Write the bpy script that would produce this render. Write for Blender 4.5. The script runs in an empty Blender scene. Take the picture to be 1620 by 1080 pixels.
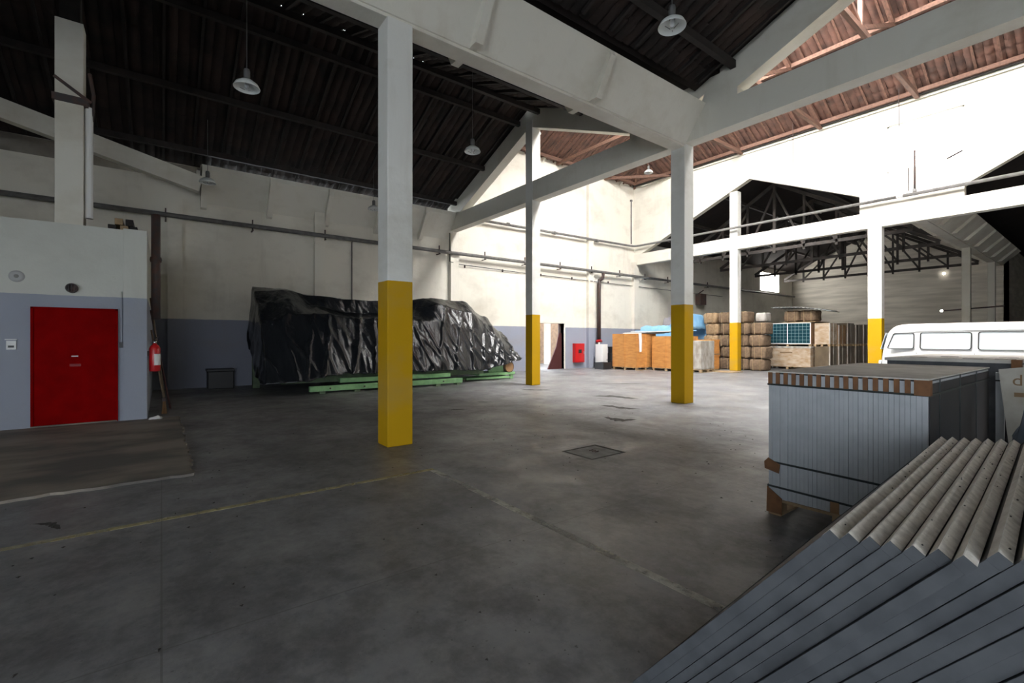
import bpy, bmesh, math, random
from mathutils import Vector, Matrix, noise
R = random.Random(7)
sc = bpy.context.scene
COL = sc.collection

# ---------------------------------------------------------------- camera, world, light, exposure
CAM_Z = 1.55; FPX = 734.0; HZ = 537.0
YAW = math.radians(52.93)
cd = bpy.data.cameras.new('camera'); cam = bpy.data.objects.new('camera', cd); COL.objects.link(cam)
cam.location = (0, 0, CAM_Z); cam.rotation_euler = (math.radians(90), 0, YAW)
cd.sensor_width = 36; cd.lens = FPX / 1620 * 36; cd.shift_y = (HZ - 540) / 1620
cd.clip_start = .05; cd.clip_end = 300
sc.camera = cam
w = bpy.data.worlds.new('overcast_sky'); sc.world = w; w.use_nodes = True
w.node_tree.nodes['Background'].inputs[0].default_value = (.86, .93, 1, 1)
w.node_tree.nodes['Background'].inputs[1].default_value = 11.5
def portal(loc, rot, sx, sy):
    l = bpy.data.lights.new('daylight_portal', 'AREA'); l.shape = 'RECTANGLE'; l.size = sx; l.size_y = sy
    l.cycles.is_portal = True
    o = bpy.data.objects.new('daylight_portal', l); COL.objects.link(o); o.location = loc; o.rotation_euler = rot
portal((9.95, -3.0, 2.2), (0, math.radians(90), 0), 4.4, 4.0)        # open side gate in the right-hand wall
portal((4.0, -9.95, 2.3), (math.radians(-90), 0, 0), 6.0, 4.6)       # open yard gate behind the camera
SKYLIGHT = 73.0
sc.view_settings.view_transform = 'Standard'; sc.view_settings.look = 'None'
sc.view_settings.exposure = 0; sc.view_settings.gamma = 1
sc.view_settings.use_curve_mapping = False
sc.cycles.max_bounces = 10; sc.cycles.diffuse_bounces = 6; sc.cycles.sample_clamp_indirect = 6

# ---------------------------------------------------------------- materials
def mk(name, c1, c2=None, scale=4.0, rough=.8, bump=0.0, bscale=None, metal=0.0, coord='pos', stretch=(1, 1, 1), lo=.35, hi=.65, spec=None, trans=0):
    m = bpy.data.materials.new(name); m.use_nodes = True; nt = m.node_tree; N = nt.nodes; L = nt.links
    b = N['Principled BSDF']; b.inputs['Roughness'].default_value = rough; b.inputs['Metallic'].default_value = metal
    if spec is not None: b.inputs['Specular IOR Level'].default_value = spec
    if trans: b.inputs['Transmission Weight'].default_value = trans
    b.inputs['Base Color'].default_value = (*c1, 1)
    if c2 is not None or bump:
        if coord == 'pos': g = N.new('ShaderNodeNewGeometry').outputs['Position']
        else: g = N.new('ShaderNodeTexCoord').outputs['Object']
        mp = N.new('ShaderNodeMapping'); L.new(g, mp.inputs[0]); mp.inputs['Scale'].default_value = stretch
        nz = N.new('ShaderNodeTexNoise'); L.new(mp.outputs[0], nz.inputs['Vector']); nz.inputs['Scale'].default_value = scale; nz.inputs['Detail'].default_value = 6
        if c2 is not None:
            r = N.new('ShaderNodeValToRGB'); L.new(nz.outputs[0], r.inputs[0])
            r.color_ramp.elements[0].position = lo; r.color_ramp.elements[0].color = (*c1, 1)
            r.color_ramp.elements[1].position = hi; r.color_ramp.elements[1].color = (*c2, 1)
            L.new(r.outputs[0], b.inputs['Base Color'])
        if bump:
            n2 = nz
            if bscale:
                n2 = N.new('ShaderNodeTexNoise'); L.new(mp.outputs[0], n2.inputs['Vector']); n2.inputs['Scale'].default_value = bscale; n2.inputs['Detail'].default_value = 5
            bp = N.new('ShaderNodeBump'); bp.inputs['Strength'].default_value = bump; bp.inputs['Distance'].default_value = .02
            L.new(n2.outputs[0], bp.inputs['Height']); L.new(bp.outputs[0], b.inputs['Normal'])
    return m
def nd(nt, t, **k):
    n = nt.nodes.new(t)
    for a, v in k.items(): setattr(n, a, v)
    return n
def mixc(nt, fac, a, b):
    n = nd(nt, 'ShaderNodeMix', data_type='RGBA')
    for i, v in ((0, fac), (6, a), (7, b)):
        if hasattr(v, 'links'): nt.links.new(v, n.inputs[i])
        elif i == 0: n.inputs[0].default_value = v
        else: n.inputs[i].default_value = (*v, 1)
    return n.outputs[2]
def ramp(nt, src, p0, p1, c0=(0, 0, 0), c1=(1, 1, 1)):
    r = nd(nt, 'ShaderNodeValToRGB'); nt.links.new(src, r.inputs[0])
    r.color_ramp.elements[0].position = p0; r.color_ramp.elements[0].color = (*c0, 1)
    r.color_ramp.elements[1].position = p1; r.color_ramp.elements[1].color = (*c1, 1)
    return r.outputs[0]
def math_(nt, op, a, b=None):
    n = nd(nt, 'ShaderNodeMath', operation=op)
    for i, v in ((0, a), (1, b)):
        if v is None: continue
        if hasattr(v, 'links'): nt.links.new(v, n.inputs[i])
        else: n.inputs[i].default_value = v
    return n.outputs[0]
def noise_(nt, scale, stretch=(1, 1, 1), detail=6, rough=.55, loc=(0, 0, 0)):
    g = nd(nt, 'ShaderNodeNewGeometry'); mp = nd(nt, 'ShaderNodeMapping'); nt.links.new(g.outputs['Position'], mp.inputs[0])
    mp.inputs['Scale'].default_value = stretch; mp.inputs['Location'].default_value = loc
    n = nd(nt, 'ShaderNodeTexNoise'); nt.links.new(mp.outputs[0], n.inputs['Vector'])
    n.inputs['Scale'].default_value = scale; n.inputs['Detail'].default_value = detail; n.inputs['Roughness'].default_value = rough
    return n.outputs[0]
def posz(nt):
    g = nd(nt, 'ShaderNodeNewGeometry'); s = nd(nt, 'ShaderNodeSeparateXYZ'); nt.links.new(g.outputs['Position'], s.inputs[0]); return s.outputs[2]
def new(name, rough=.8):
    m = bpy.data.materials.new(name); m.use_nodes = True
    b = m.node_tree.nodes['Principled BSDF']; b.inputs['Roughness'].default_value = rough
    return m, m.node_tree, b

def painted(name, upper, lower, split, dirt=(.32, .27, .2), amount=.5, rough=.75):
    """paint in two colours with a hand-rolled edge, and blotchy dirt of its own shape"""
    m, nt, b = new(name, rough); b.inputs['Specular IOR Level'].default_value = .2
    z = math_(nt, 'ADD', posz(nt), math_(nt, 'MULTIPLY', math_(nt, 'SUBTRACT', noise_(nt, 3), .5), .03))
    f = math_(nt, 'GREATER_THAN', z, split)
    base = mixc(nt, f, lower, upper)
    blot = math_(nt, 'MULTIPLY', ramp(nt, noise_(nt, .55, (1, 1, 1.6), 8, .62), .5, .72), amount)
    streak = math_(nt, 'MULTIPLY', ramp(nt, noise_(nt, 1.6, (1, 1, .18), 7, .65, (3, 5, 1)), .55, .78), amount * .7)
    base = mixc(nt, blot, base, dirt); base = mixc(nt, streak, base, dirt)
    nt.links.new(base, b.inputs['Base Color'])
    bp = nd(nt, 'ShaderNodeBump'); bp.inputs['Strength'].default_value = .25; bp.inputs['Distance'].default_value = .02
    nt.links.new(noise_(nt, 14), bp.inputs['Height']); nt.links.new(bp.outputs[0], b.inputs['Normal'])
    return m
M = {}
M['wall'] = painted('cream_wall_paint', (.80, .77, .68), (.30, .32, .39), 2.2, amount=.34)
M['room'] = painted('pale_room_paint', (.62, .63, .58), (.34, .37, .44), 2.34, dirt=(.35, .34, .3), amount=.28)
M['col'] = painted('column_paint', (.76, .76, .72), (.52, .30, .004), 2.40, dirt=(.30, .26, .16), amount=.35)
M['conc'] = painted('whitewashed_concrete', (.74, .72, .64), (.74, .72, .64), -5, dirt=(.42, .36, .25), amount=.4)
M['farwall'] = mk('weathered_plaster', (.74, .69, .60), (.54, .50, .43), 1.2, .9, .2, 9, stretch=(.35, .35, 3.5))
M['outer'] = mk('light_seal_masonry', (.25, .23, .2), (.17, .15, .13), 2, .9)
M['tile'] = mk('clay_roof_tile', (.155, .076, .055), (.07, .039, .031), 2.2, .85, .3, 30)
M['tiledark'] = mk('dark_clay_tile', (.030, .017, .013), (.008, .006, .005), 1.6, .9, .3, 30)  # clay tile in a near-black tone, low bays
M['deck'] = mk('opaque_roof_sheet', (.022, .014, .012), (.012, .009, .008), 3, .95)  # opaque roof sheet; over the tiles, added against light leaks
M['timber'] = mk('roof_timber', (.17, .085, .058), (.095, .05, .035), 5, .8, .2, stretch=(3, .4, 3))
M['timberdark'] = mk('dark_timber', (.024, .018, .016), (.012, .010, .009), 4, .85)  # much darker tone than the roof timber
M['steel'] = mk('dark_truss_timber', (.075, .062, .056), (.045, .04, .036), 4, .7)  # dark grey-brown tone for the far hall trusses
M['pipe'] = mk('grey_pipe', (.16, .155, .15), (.11, .105, .1), 6, .55)
M['black'] = mk('black_plastic', (.02, .02, .022), rough=.45)
M['rubber'] = mk('rubber', (.025, .025, .025), rough=.8)
M['white'] = mk('white_paint', (.82, .83, .82), rough=.35)
M['lamp'] = mk('enamel_reflector', (.75, .78, .76), rough=.35)
M['lampdark'] = mk('lamp_housing', (.12, .12, .12), rough=.5)
M['bulb'] = mk('bulb_glass', (.75, .78, .8), rough=.1)
M['red'] = mk('red_door_paint', (.26, .0008, .0012), (.20, .0006, .001), 3, .6, .05, 20, spec=.02)
M['ext'] = mk('extinguisher_red', (.5, .012, .016), rough=.3)
M['green'] = mk('green_machine_paint', (.28, .52, .24), (.20, .38, .18), 5, .5)
M['oldgreen'] = mk('dull_green_paint', (.13, .19, .10), (.08, .12, .07), 5, .6)
M['card'] = mk('cardboard', (.32, .185, .09), (.23, .13, .06), 4, .85)
M['ply'] = mk('orange_plywood', (.56, .26, .07), (.44, .19, .05), 3, .7, .1, stretch=(1, 1, 4))
M['wood'] = mk('pallet_wood', (.40, .29, .17), (.26, .18, .10), 6, .85, .2)
M['burlap'] = mk('burlap', (.20, .135, .085), (.12, .08, .05), 9, .95, .6, 60)  # darkened to put the far hall's shade into the colour
M['burlap_lit'] = mk('lit_burlap', (.36, .25, .145), (.25, .165, .095), 9, .95, .6, 60)  # same burlap, paler: light on the end bales put into the colour
M['wrap'] = mk('stretch_wrap', (.46, .44, .41), (.28, .25, .21), 5, .25, .5, 7, stretch=(1, 1, .4))
M['wrapcard'] = mk('wrapped_cardboard', (.36, .25, .155), (.50, .41, .32), 3.2, .25, .4, 6, stretch=(1, 1, 2))
M['wrapdark'] = mk('wrapped_brown_box', (.14, .105, .068), (.09, .068, .045), 3.2, .3, .4, 6, stretch=(1, 1, .5))
M['blue'] = mk('blue_tarpaulin', (.20, .48, .80), (.32, .60, .88), 2.5, .45, .4, 5)
M['greytarp'] = mk('grey_cover', (.38, .36, .38), (.30, .29, .31), 2.5, .6, .4, 5)
M['alu'] = mk('anodised_aluminium', (.47, .50, .53), (.42, .45, .48), 8, .45, metal=.25)
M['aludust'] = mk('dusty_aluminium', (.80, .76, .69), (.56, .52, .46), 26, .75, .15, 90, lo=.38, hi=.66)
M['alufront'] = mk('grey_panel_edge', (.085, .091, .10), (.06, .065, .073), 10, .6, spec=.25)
M['alu_highlight'] = mk('painted_highlight_lip', (.86, .85, .82), (.70, .68, .64), 20, .5)  # extra bright tone paints the light caught by the frame edges
M['backsheet'] = mk('panel_backsheet', (.62, .64, .64), rough=.5)
M['brown'] = mk('brown_cardboard', (.20, .095, .04), (.14, .065, .03), 12, .85)
M['topcard'] = mk('grey_card_cover', (.55, .53, .49), (.44, .42, .38), 5, .85)
M['strap'] = mk('black_strap', (.012, .02, .02), rough=.5)
M['glassv'] = mk('van_glass_reflection', (.70, .76, .78), rough=.08)  # opaque pale colour paints a bright reflection into the van windows
M['vanwhite'] = mk('van_enamel', (.86, .87, .86), rough=.25)
M['chrome'] = mk('dull_chrome', (.6, .6, .6), rough=.25, metal=1)
M['sheet'] = mk('corrugated_fibre_cement', (.33, .34, .33), (.24, .25, .24), 4, .9)
M['brick'] = mk('outer_brick', (.36, .24, .16), (.25, .17, .12), 5, .9, .3)
M['iron'] = mk('dark_iron', (.05, .045, .045), (.085, .04, .03), 8, .6)
M['oxblood'] = mk('oxblood_wood', (.06, .012, .012), rough=.6)
M['junction'] = mk('grey_plastic', (.45, .46, .46), rough=.5)
M['kraft'] = mk('dusty_kraft_board', (.36, .34, .30), (.27, .25, .21), 5, .85)
M['ink'] = mk('black_ink', (.02, .02, .02), rough=.8)
M['inkbrown'] = mk('brown_ink', (.16, .10, .05), rough=.8)
M['film'] = mk('bluish_plastic_film', (.30, .35, .42), (.22, .26, .33), 6, .2, .5, 10)
M['hole'] = mk('broken_concrete', (.035, .033, .032), (.07, .065, .06), 14, .95, .5)
M['manhole'] = mk('manhole_concrete', (.34, .34, .33), (.24, .24, .23), 8, .85, .3)
M['rod'] = mk('pole_wood', (.22, .16, .10), (.14, .10, .06), 8, .7)

def emis(name, col, s):
    m = bpy.data.materials.new(name); m.use_nodes = True; nt = m.node_tree; b = nt.nodes['Principled BSDF']
    b.inputs['Base Color'].default_value = (.8, .8, .8, 1); b.inputs['Emission Color'].default_value = (*col, 1); b.inputs['Emission Strength'].default_value = s
    return m
M['sky'] = emis('daylit_fibreglass', (1, .985, .96), SKYLIGHT)
M['pane'] = emis('daylit_frosted_pane', (1, .98, .94), 6)
M['pane2'] = emis('daylit_clear_pane', (1, .98, .94), 22)
M['glow'] = emis('lit_bulb', (1, .95, .85), 12)

def floor_mat():
    m, nt, b = new('stained_concrete_floor', .5)
    big = ramp(nt, noise_(nt, .42, (1, 1, 1), 9, .6), .36, .66)
    mid = ramp(nt, noise_(nt, 1.5, (1, 1, 1), 9, .68, (9, 2, 0)), .40, .62)
    fine = ramp(nt, noise_(nt, 11, (1, 1, 1), 6, .7), .42, .58)
    c = mixc(nt, big, (.150, .152, .164), (.262, .264, .280))
    c = mixc(nt, math_(nt, 'MULTIPLY', mid, .68), c, (.080, .078, .082))
    c = mixc(nt, math_(nt, 'MULTIPLY', fine, .2), c, (.34, .33, .32))
    spots = ramp(nt, noise_(nt, 34, (1, 1, 1), 2, .5, (4, 4, 0)), .70, .745)
    c = mixc(nt, math_(nt, 'MULTIPLY', spots, .75), c, (.045, .042, .04))
    grime = ramp(nt, noise_(nt, 2.6, (1, 1, 1), 10, .72, (17, 3, 0)), .46, .60)
    c = mixc(nt, math_(nt, 'MULTIPLY', grime, .42), c, (.055, .053, .055))
    pale = ramp(nt, noise_(nt, .95, (1, 1, 1), 9, .7, (3, 23, 0)), .52, .68)
    c = mixc(nt, math_(nt, 'MULTIPLY', pale, .5), c, (.37, .365, .355))
    oil = ramp(nt, noise_(nt, .9, (1, 1, 1), 5, .6, (31, 7, 0)), .60, .72)
    c = mixc(nt, math_(nt, 'MULTIPLY', oil, .5), c, (.085, .075, .07))
    # saw-cut bay joints
    g = nd(nt, 'ShaderNodeNewGeometry'); br = nd(nt, 'ShaderNodeTexBrick'); nt.links.new(g.outputs['Position'], br.inputs['Vector'])
    br.offset = 0; br.inputs['Scale'].default_value = 1; br.inputs['Mortar Size'].default_value = .006; br.inputs['Brick Width'].default_value = 2.9; br.inputs['Row Height'].default_value = 2.55; br.inputs['Mortar Smooth'].default_value = .3
    c = mixc(nt, math_(nt, 'MULTIPLY', br.outputs['Fac'], .45), c, (.07, .066, .06))
    nt.links.new(c, b.inputs['Base Color'])
    rr = nd(nt, 'ShaderNodeMapRange'); nt.links.new(noise_(nt, .8, (1, 1, 1), 6, .6, (2, 8, 0)), rr.inputs[0])
    rr.inputs[1].default_value = .3; rr.inputs[2].default_value = .7; rr.inputs[3].default_value = .32; rr.inputs[4].default_value = .62
    nt.links.new(rr.outputs[0], b.inputs['Roughness'])
    bp = nd(nt, 'ShaderNodeBump'); bp.inputs['Strength'].default_value = .22; bp.inputs['Distance'].default_value = .03
    nt.links.new(noise_(nt, 3.5, (1, 1, 1), 8, .65), bp.inputs['Height']); nt.links.new(bp.outputs[0], b.inputs['Normal'])
    return m
M['floor'] = floor_mat()
M['slab'] = mk('worn_screed', (.27, .235, .195), (.12, .11, .10), 1.5, .75, .4, 9, stretch=(1, .55, 1), lo=.38, hi=.6)

def worn_paint(name, col):
    m, nt, b = new(name, .7)
    b.inputs['Base Color'].default_value = (*col, 1)
    tr = nd(nt, 'ShaderNodeBsdfTransparent'); mx = nd(nt, 'ShaderNodeMixShader'); out = nt.nodes['Material Output']
    f = math_(nt, 'MULTIPLY', ramp(nt, noise_(nt, 1.1, (1, 1, 1), 8, .7, (5, 1, 0)), .35, .66), ramp(nt, noise_(nt, 9, (1, 1, 1), 5, .7), .25, .5))
    nt.links.new(f, mx.inputs[0]); nt.links.new(tr.outputs[0], mx.inputs[1]); nt.links.new(b.outputs[0], mx.inputs[2]); nt.links.new(mx.outputs[0], out.inputs[0])
    return m
M['yline'] = worn_paint('worn_yellow_line', (.60, .53, .30))
M['wline'] = worn_paint('worn_white_line', (.68, .66, .59))

def solar_mat():
    m, nt, b = new('solar_cells', .15)
    tc = nd(nt, 'ShaderNodeTexCoord'); s = nd(nt, 'ShaderNodeSeparateXYZ'); nt.links.new(tc.outputs['UV'], s.inputs[0])
    def grid(src, n, wd):
        fr = math_(nt, 'FRACT', math_(nt, 'MULTIPLY', src, n)); return math_(nt, 'LESS_THAN', fr, wd)
    g = math_(nt, 'MAXIMUM', grid(s.outputs[0], 12, .05), grid(s.outputs[1], 6, .05))
    c = mixc(nt, g, (.010, .045, .060), (.30, .42, .44))
    nt.links.new(c, b.inputs['Base Color']); return m
M['solar'] = solar_mat()
M['solardark'] = mk('dark_cell_glass', (.016, .017, .022), (.011, .012, .016), 3, .55)

def tarp_mat():
    m, nt, b = new('black_polythene', .16)
    b.inputs['Base Color'].default_value = (.014, .016, .019, 1)
    bp = nd(nt, 'ShaderNodeBump'); bp.inputs['Strength'].default_value = .5; bp.inputs['Distance'].default_value = .04
    h = math_(nt, 'ADD', noise_(nt, 5, (1, 1.3, .45), 6, .6), math_(nt, 'MULTIPLY', noise_(nt, 16, (1, 1, .8), 3, .6), .3))
    nt.links.new(h, bp.inputs['Height']); nt.links.new(bp.outputs[0], b.inputs['Normal']); return m
M['tarp'] = tarp_mat()

# ---------------------------------------------------------------- mesh helpers
class MB:
    def __init__(s): s.v = []; s.f = []; s.uv = None
    def add(s, vs, fs):
        n = len(s.v); s.v += [tuple(v) for v in vs]; s.f += [tuple(i + n for i in f) for f in fs]; return s
    def box(s, x0, x1, y0, y1, z0, z1):
        return s.add([(x0, y0, z0), (x1, y0, z0), (x1, y1, z0), (x0, y1, z0), (x0, y0, z1), (x1, y0, z1), (x1, y1, z1), (x0, y1, z1)],
                     [(0, 3, 2, 1), (4, 5, 6, 7), (0, 1, 5, 4), (1, 2, 6, 5), (2, 3, 7, 6), (3, 0, 4, 7)])
    def bar(s, a, b, wd, h, up=(0, 0, 1)):
        a = Vector(a); b = Vector(b); d = (b - a).normalized(); u = Vector(up)
        if abs(d.dot(u)) > .98: u = Vector((1, 0, 0))
        r = d.cross(u).normalized(); u = r.cross(d).normalized(); r *= wd / 2; u *= h / 2
        return s.add([a - r - u, a + r - u, a + r + u, a - r + u, b - r - u, b + r - u, b + r + u, b - r + u],
                     [(0, 3, 2, 1), (4, 5, 6, 7), (0, 1, 5, 4), (1, 2, 6, 5), (2, 3, 7, 6), (3, 0, 4, 7)][::1])
    def tube(s, pts, r, n=10, rad=None):
        pts = [Vector(p) for p in pts]; rings = []
        for i, p in enumerate(pts):
            d = (pts[min(i + 1, len(pts) - 1)] - pts[max(i - 1, 0)]).normalized()
            u = Vector((0, 0, 1)) if abs(d.z) < .95 else Vector((1, 0, 0))
            a = d.cross(u).normalized(); b = a.cross(d).normalized(); rr = rad[i] if rad else r
            rings.append([p + (a * math.cos(2 * math.pi * k / n) + b * math.sin(2 * math.pi * k / n)) * rr for k in range(n)])
        vs = [v for g in rings for v in g]; fs = []
        for i in range(len(pts) - 1):
            for k in range(n): fs.append((i * n + k, i * n + (k + 1) % n, (i + 1) * n + (k + 1) % n, (i + 1) * n + k))
        fs.append(tuple(range(n))[::-1]); m = (len(pts) - 1) * n; fs.append(tuple(range(m, m + n)))
        return s.add(vs, fs)
    def lathe(s, prof, c=(0, 0, 0), n=20):
        vs = []; fs = []
        for r, z in prof:
            for k in range(n): vs.append((c[0] + r * math.cos(2 * math.pi * k / n), c[1] + r * math.sin(2 * math.pi * k / n), c[2] + z))
        for i in range(len(prof) - 1):
            for k in range(n): fs.append((i * n + k, i * n + (k + 1) % n, (i + 1) * n + (k + 1) % n, (i + 1) * n + k))
        return s.add(vs, fs)
    def prism(s, poly, axis, a, b):
        """poly: 2D points; extruded along axis from a to b ('x': (y,z), 'y': (x,z), 'z': (x,y))"""
        def p(q, t): return (t, q[0], q[1]) if axis == 'x' else (q[0], t, q[1]) if axis == 'y' else (q[0], q[1], t)
        n = len(poly); vs = [p(q, a) for q in poly] + [p(q, b) for q in poly]
        fs = [tuple(range(n)), tuple(range(n, 2 * n))[::-1]] + [(i, i + n, (i + 1) % n + n, (i + 1) % n) for i in range(n)]
        return s.add(vs, fs)
    def build(s, name, mat, parent=None, smooth=False, loc=None, bevel=0, solid=0, subsurf=0):
        me = bpy.data.meshes.new(name); me.from_pydata(s.v, [], s.f); me.update()
        bm = bmesh.new(); bm.from_mesh(me); bmesh.ops.recalc_face_normals(bm, faces=bm.faces); bm.to_mesh(me); bm.free()
        if mat is not None: me.materials.append(M[mat] if isinstance(mat, str) else mat)
        if smooth:
            for p in me.polygons: p.use_smooth = True
        o = bpy.data.objects.new(name, me); COL.objects.link(o)
        if parent is not None: o.parent = parent; 
        if loc: o.location = loc
        if solid: md = o.modifiers.new('s', 'SOLIDIFY'); md.thickness = solid
        if bevel: md = o.modifiers.new('b', 'BEVEL'); md.width = bevel; md.segments = 2; md.limit_method = 'ANGLE'
        if subsurf: md = o.modifiers.new('u', 'SUBSURF'); md.levels = subsurf; md.render_levels = subsurf
        return o
def tag(o, label, cat, group=None):
    o['label'] = label; o['category'] = cat
    if group: o['group'] = group
    return o
def struct(o, label=None, cat=None, group=None):
    o['kind'] = 'structure'
    if label: o['label'] = label
    if cat: o['category'] = cat
    if group: o['group'] = group
    return o
def thing(name, label, cat, loc=(0, 0, 0), rz=0, group=None):
    o = bpy.data.objects.new(name, None); COL.objects.link(o); o.location = loc; o.rotation_euler = (0, 0, rz); o.empty_display_size = .1
    return tag(o, label, cat, group)
def share(src, parent, loc, rz=0, name=None):
    c = src.copy(); COL.objects.link(c); c.parent = parent; c.location = loc; c.rotation_euler = (0, 0, rz)
    if name: c.name = name
    return c
def project(p):
    c, s = math.cos(YAW), math.sin(YAW); d = -s * p[0] + c * p[1]; l = c * p[0] + s * p[1]
    if d < .1: return None
    return 810 + FPX * l / d, HZ + FPX * (CAM_Z - p[2]) / d, d

# ================================================================ STRUCTURE
XW = -18.0; XC = -6.58; XB = -12.3; Y1 = 10.2; Y2 = 22.9; YF = 45.0; XR = 10.0; YB = -10.0
ZE = 10.85                                                     # eave of the tall middle hall
fl = struct(MB().box(-26, XR + 14, YB - 4, 62, -.3, 0).build('floor', 'floor'))
# worn raised screed in front of the store room, ragged edge
def screed():
    m = MB(); pts = []
    for i in range(60):
        x = -11.36 + 4.95 * i / 59; pts.append((x, .29 + R.uniform(-.03, .03)))
    for i in range(1, 90):
        y = .29 - 9.5 * i / 89; pts.append((-6.42 + R.uniform(-.035, .035), y))
    pts.append((-11.36, -9.21)); return m.prism(pts, 'z', 0.0, .028)
screed().build('raised_screed', 'slab', fl)
# ragged holes broken through the floor topping
for i, (cx, cy, ln, wd, a) in enumerate([(-8.3, 9.75, 1.25, .42, .62), (-7.0, 8.35, .95, .30, .45), (-5.95, 7.12, .66, .34, .55), (-11.0, 9.2, 1.0, .24, .5), (-10.6, 12.9, 1.9, .24, .75),
                                         (-8.9, 5.2, .4, .10, .8), (-5.4, -.75, .35, .08, .7), (-9.3, 15.4, 1.4, .08, .7), (-9.6, 6.4, .45, .08, .6)]):
    m = MB(); top = []; bot = []; n = 14
    for k in range(n + 1):
        t = k / n; e = math.sin(math.pi * t) ** .7
        bend = .35 * wd * math.sin(5 * t + i)
        top.append((ln * (t - .5), bend + wd * .5 * e * R.uniform(.5, 1.2))); bot.append((ln * (t - .5), bend - wd * .5 * e * R.uniform(.4, 1.1)))
    pts = top + bot[::-1]; ca, sa = math.cos(a), math.sin(a)
    m.add([(cx + ca * x - sa * y, cy + sa * x + ca * y, .004) for x, y in pts], [(k, k + 1, len(pts) - 2 - k, len(pts) - 1 - k) for k in range(n)])
    m.build('floor_hole', 'hole', fl)
# painted lines
struct(MB().box(-5.035, -4.965, -9.5, 2.6, .001, .003).build('trim_1', 'yline'))
struct(MB().box(-4.965, 1.5, 2.535, 2.61, .001, .003).build('trim_2', 'wline'))

# ---- left wall with doorway and small far window
wl = MB()
def wseg(y0, y1, z0, z1): wl.box(XW - .25, XW, y0, y1, z0, z1)
wseg(YB, .9, 0, 6.6); wseg(.9, Y1, 0, 7.0)
wseg(Y1, 15.1, 0, ZE); wseg(15.1, 17.05, 2.4, ZE); wseg(17.05, Y2 + .3, 0, ZE)
wseg(Y2 + .3, 39.0, 0, 7.5); wseg(39.0, 42.4, 0, 5.6); wseg(39.0, 42.4, 7.1, 7.5); wseg(42.4, YF, 0, 7.5)
wall_left = struct(wl.build('wall_left', 'wall'))
for y0, wd, zt in [(.15, .38, 6.0), (4.45, .38, 6.2), (Y1 - .1, .4, 6.4), (18.75, .38, ZE - .05), (Y2 - .25, .42, 6.2), (27.6, .38, 6.8), (35.0, .38, 6.8)]:
    MB().box(XW, XW + .2, y0, y0 + wd, 0, zt).build('pilaster', 'wall', wall_left)
# half gutter along the wall in the dark bay, with its ribs
hg = MB().prism([(XW, 5.95), (XW + .7, 6.85), (XW + .7, 7.0), (XW, 7.0)], 'y', 1.0, Y1)
hg.build('wall_gutter', 'conc', wall_left)
for y in (1.0, 2.9, 4.8, 6.7, 8.6):
    MB().prism([(XW, 5.75), (XW + .16, 5.78), (XW + .82, 6.7), (XW + .82, 6.95), (XW, 6.95)], 'y', y, y + .16).build('rib', 'conc', wall_left)
# inclined beam at the far left
struct(MB().bar((-16.95, .95, 6.24), (-16.95, -4.0, 7.51), .3, .48).build('trim_3', 'conc'))
# walls and lid added behind the open gable to seal out light
struct(MB().box(-19.6, -19.4, YB, 1.2, 0, 9).box(-19.6, -18.0, 1.0, 1.2, 6.5, 9).box(-19.6, -17.6, YB, 1.2, 7.5, 7.6).build('wall_light_seal', 'outer'))
# other walls: back, right (open yard gate), far
wb = struct(MB().box(XW - 1.6, 1.0, YB - .25, YB, 0, 9.6).box(1.0, 7.0, YB - .25, YB, 4.6, 9.6).box(7.0, XR, YB - .25, YB, 0, 9.6).build('wall_back', 'wall'))
wr = struct(MB().box(XR, XR + .25, YB, -5.0, 0, 14.2).box(XR, XR + .25, -5.0, -1.0, 4.4, 14.2).box(XR, XR + .25, -1.0, 60, 0, 14.2).build('wall_right', 'wall'))
wf = struct(MB().box(XW - .2, -4.7, YF, YF + .25, 0, 10.2).box(-4.95, -4.7, YF, 60, 0, 10.2).box(-4.95, XR, 60, 60.25, 0, 11).build('wall_far', 'farwall'))

# ---- frame F1 : tie beam, gable rafters, columns
def gable_rafter(m, x_lo, z_lo, x_hi, z_hi, th, y0, y1):
    m.prism([(x_lo, z_lo), (x_hi, z_hi), (x_hi, z_hi + th), (x_lo, z_lo + th)], 'y', y0, y1)
f1 = MB().box(XW, XR, Y1 - .15, Y1 + .2, 6.28, 6.93)
struct(f1.build('tie_beam', 'conc'), 'long white concrete tie beam carrying the gable frames before the bright hall', 'beam')
rf = MB()
for xa, xp, xb in ((-17.3, XB, -8.05), (-5.13, -.9, 3.3)):
    zr = 7.10; zp = zr + .405 * (xp - xa if xp - xa < 4.5 else xb - xp) * (1 if xp - xa < 4.5 else -1)
    zp = zr + .405 * abs(xb - xp)
    za = zp - .405 * abs(xp - xa)
    gable_rafter(rf, xa, za, xp, zp, .62, Y1 - .15, Y1 + .2)
    gable_rafter(rf, xb, zr, xp, zp, .62, Y1 - .15, Y1 + .2)
# solid knee over the gutter column and at the wall
rf.prism([(-8.05, 6.9), (-8.05, 7.72), (-7.35, 7.46), (-7.2, 7.02), (-6.0, 7.02), (-5.8, 7.46), (-5.13, 7.72), (-5.13, 6.9)], 'y', Y1 - .149, Y1 + .199)
rf.prism([(-17.3, 6.9), (-17.3, 5.2 + 2.6), (XW, 7.4), (XW, 6.9)], 'y', Y1 - .149, Y1 + .199)
rf.prism([(3.3, 6.9), (3.3, 7.72), (4.9, 7.2), (6.5, 7.72), (6.5, 6.9)], 'y', Y1 - .149, Y1 + .199)
struct(rf.build('gable_rafter', 'conc'), 'white concrete gable rafters rising over the tie beam towards the ridge', 'rafter')
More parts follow.
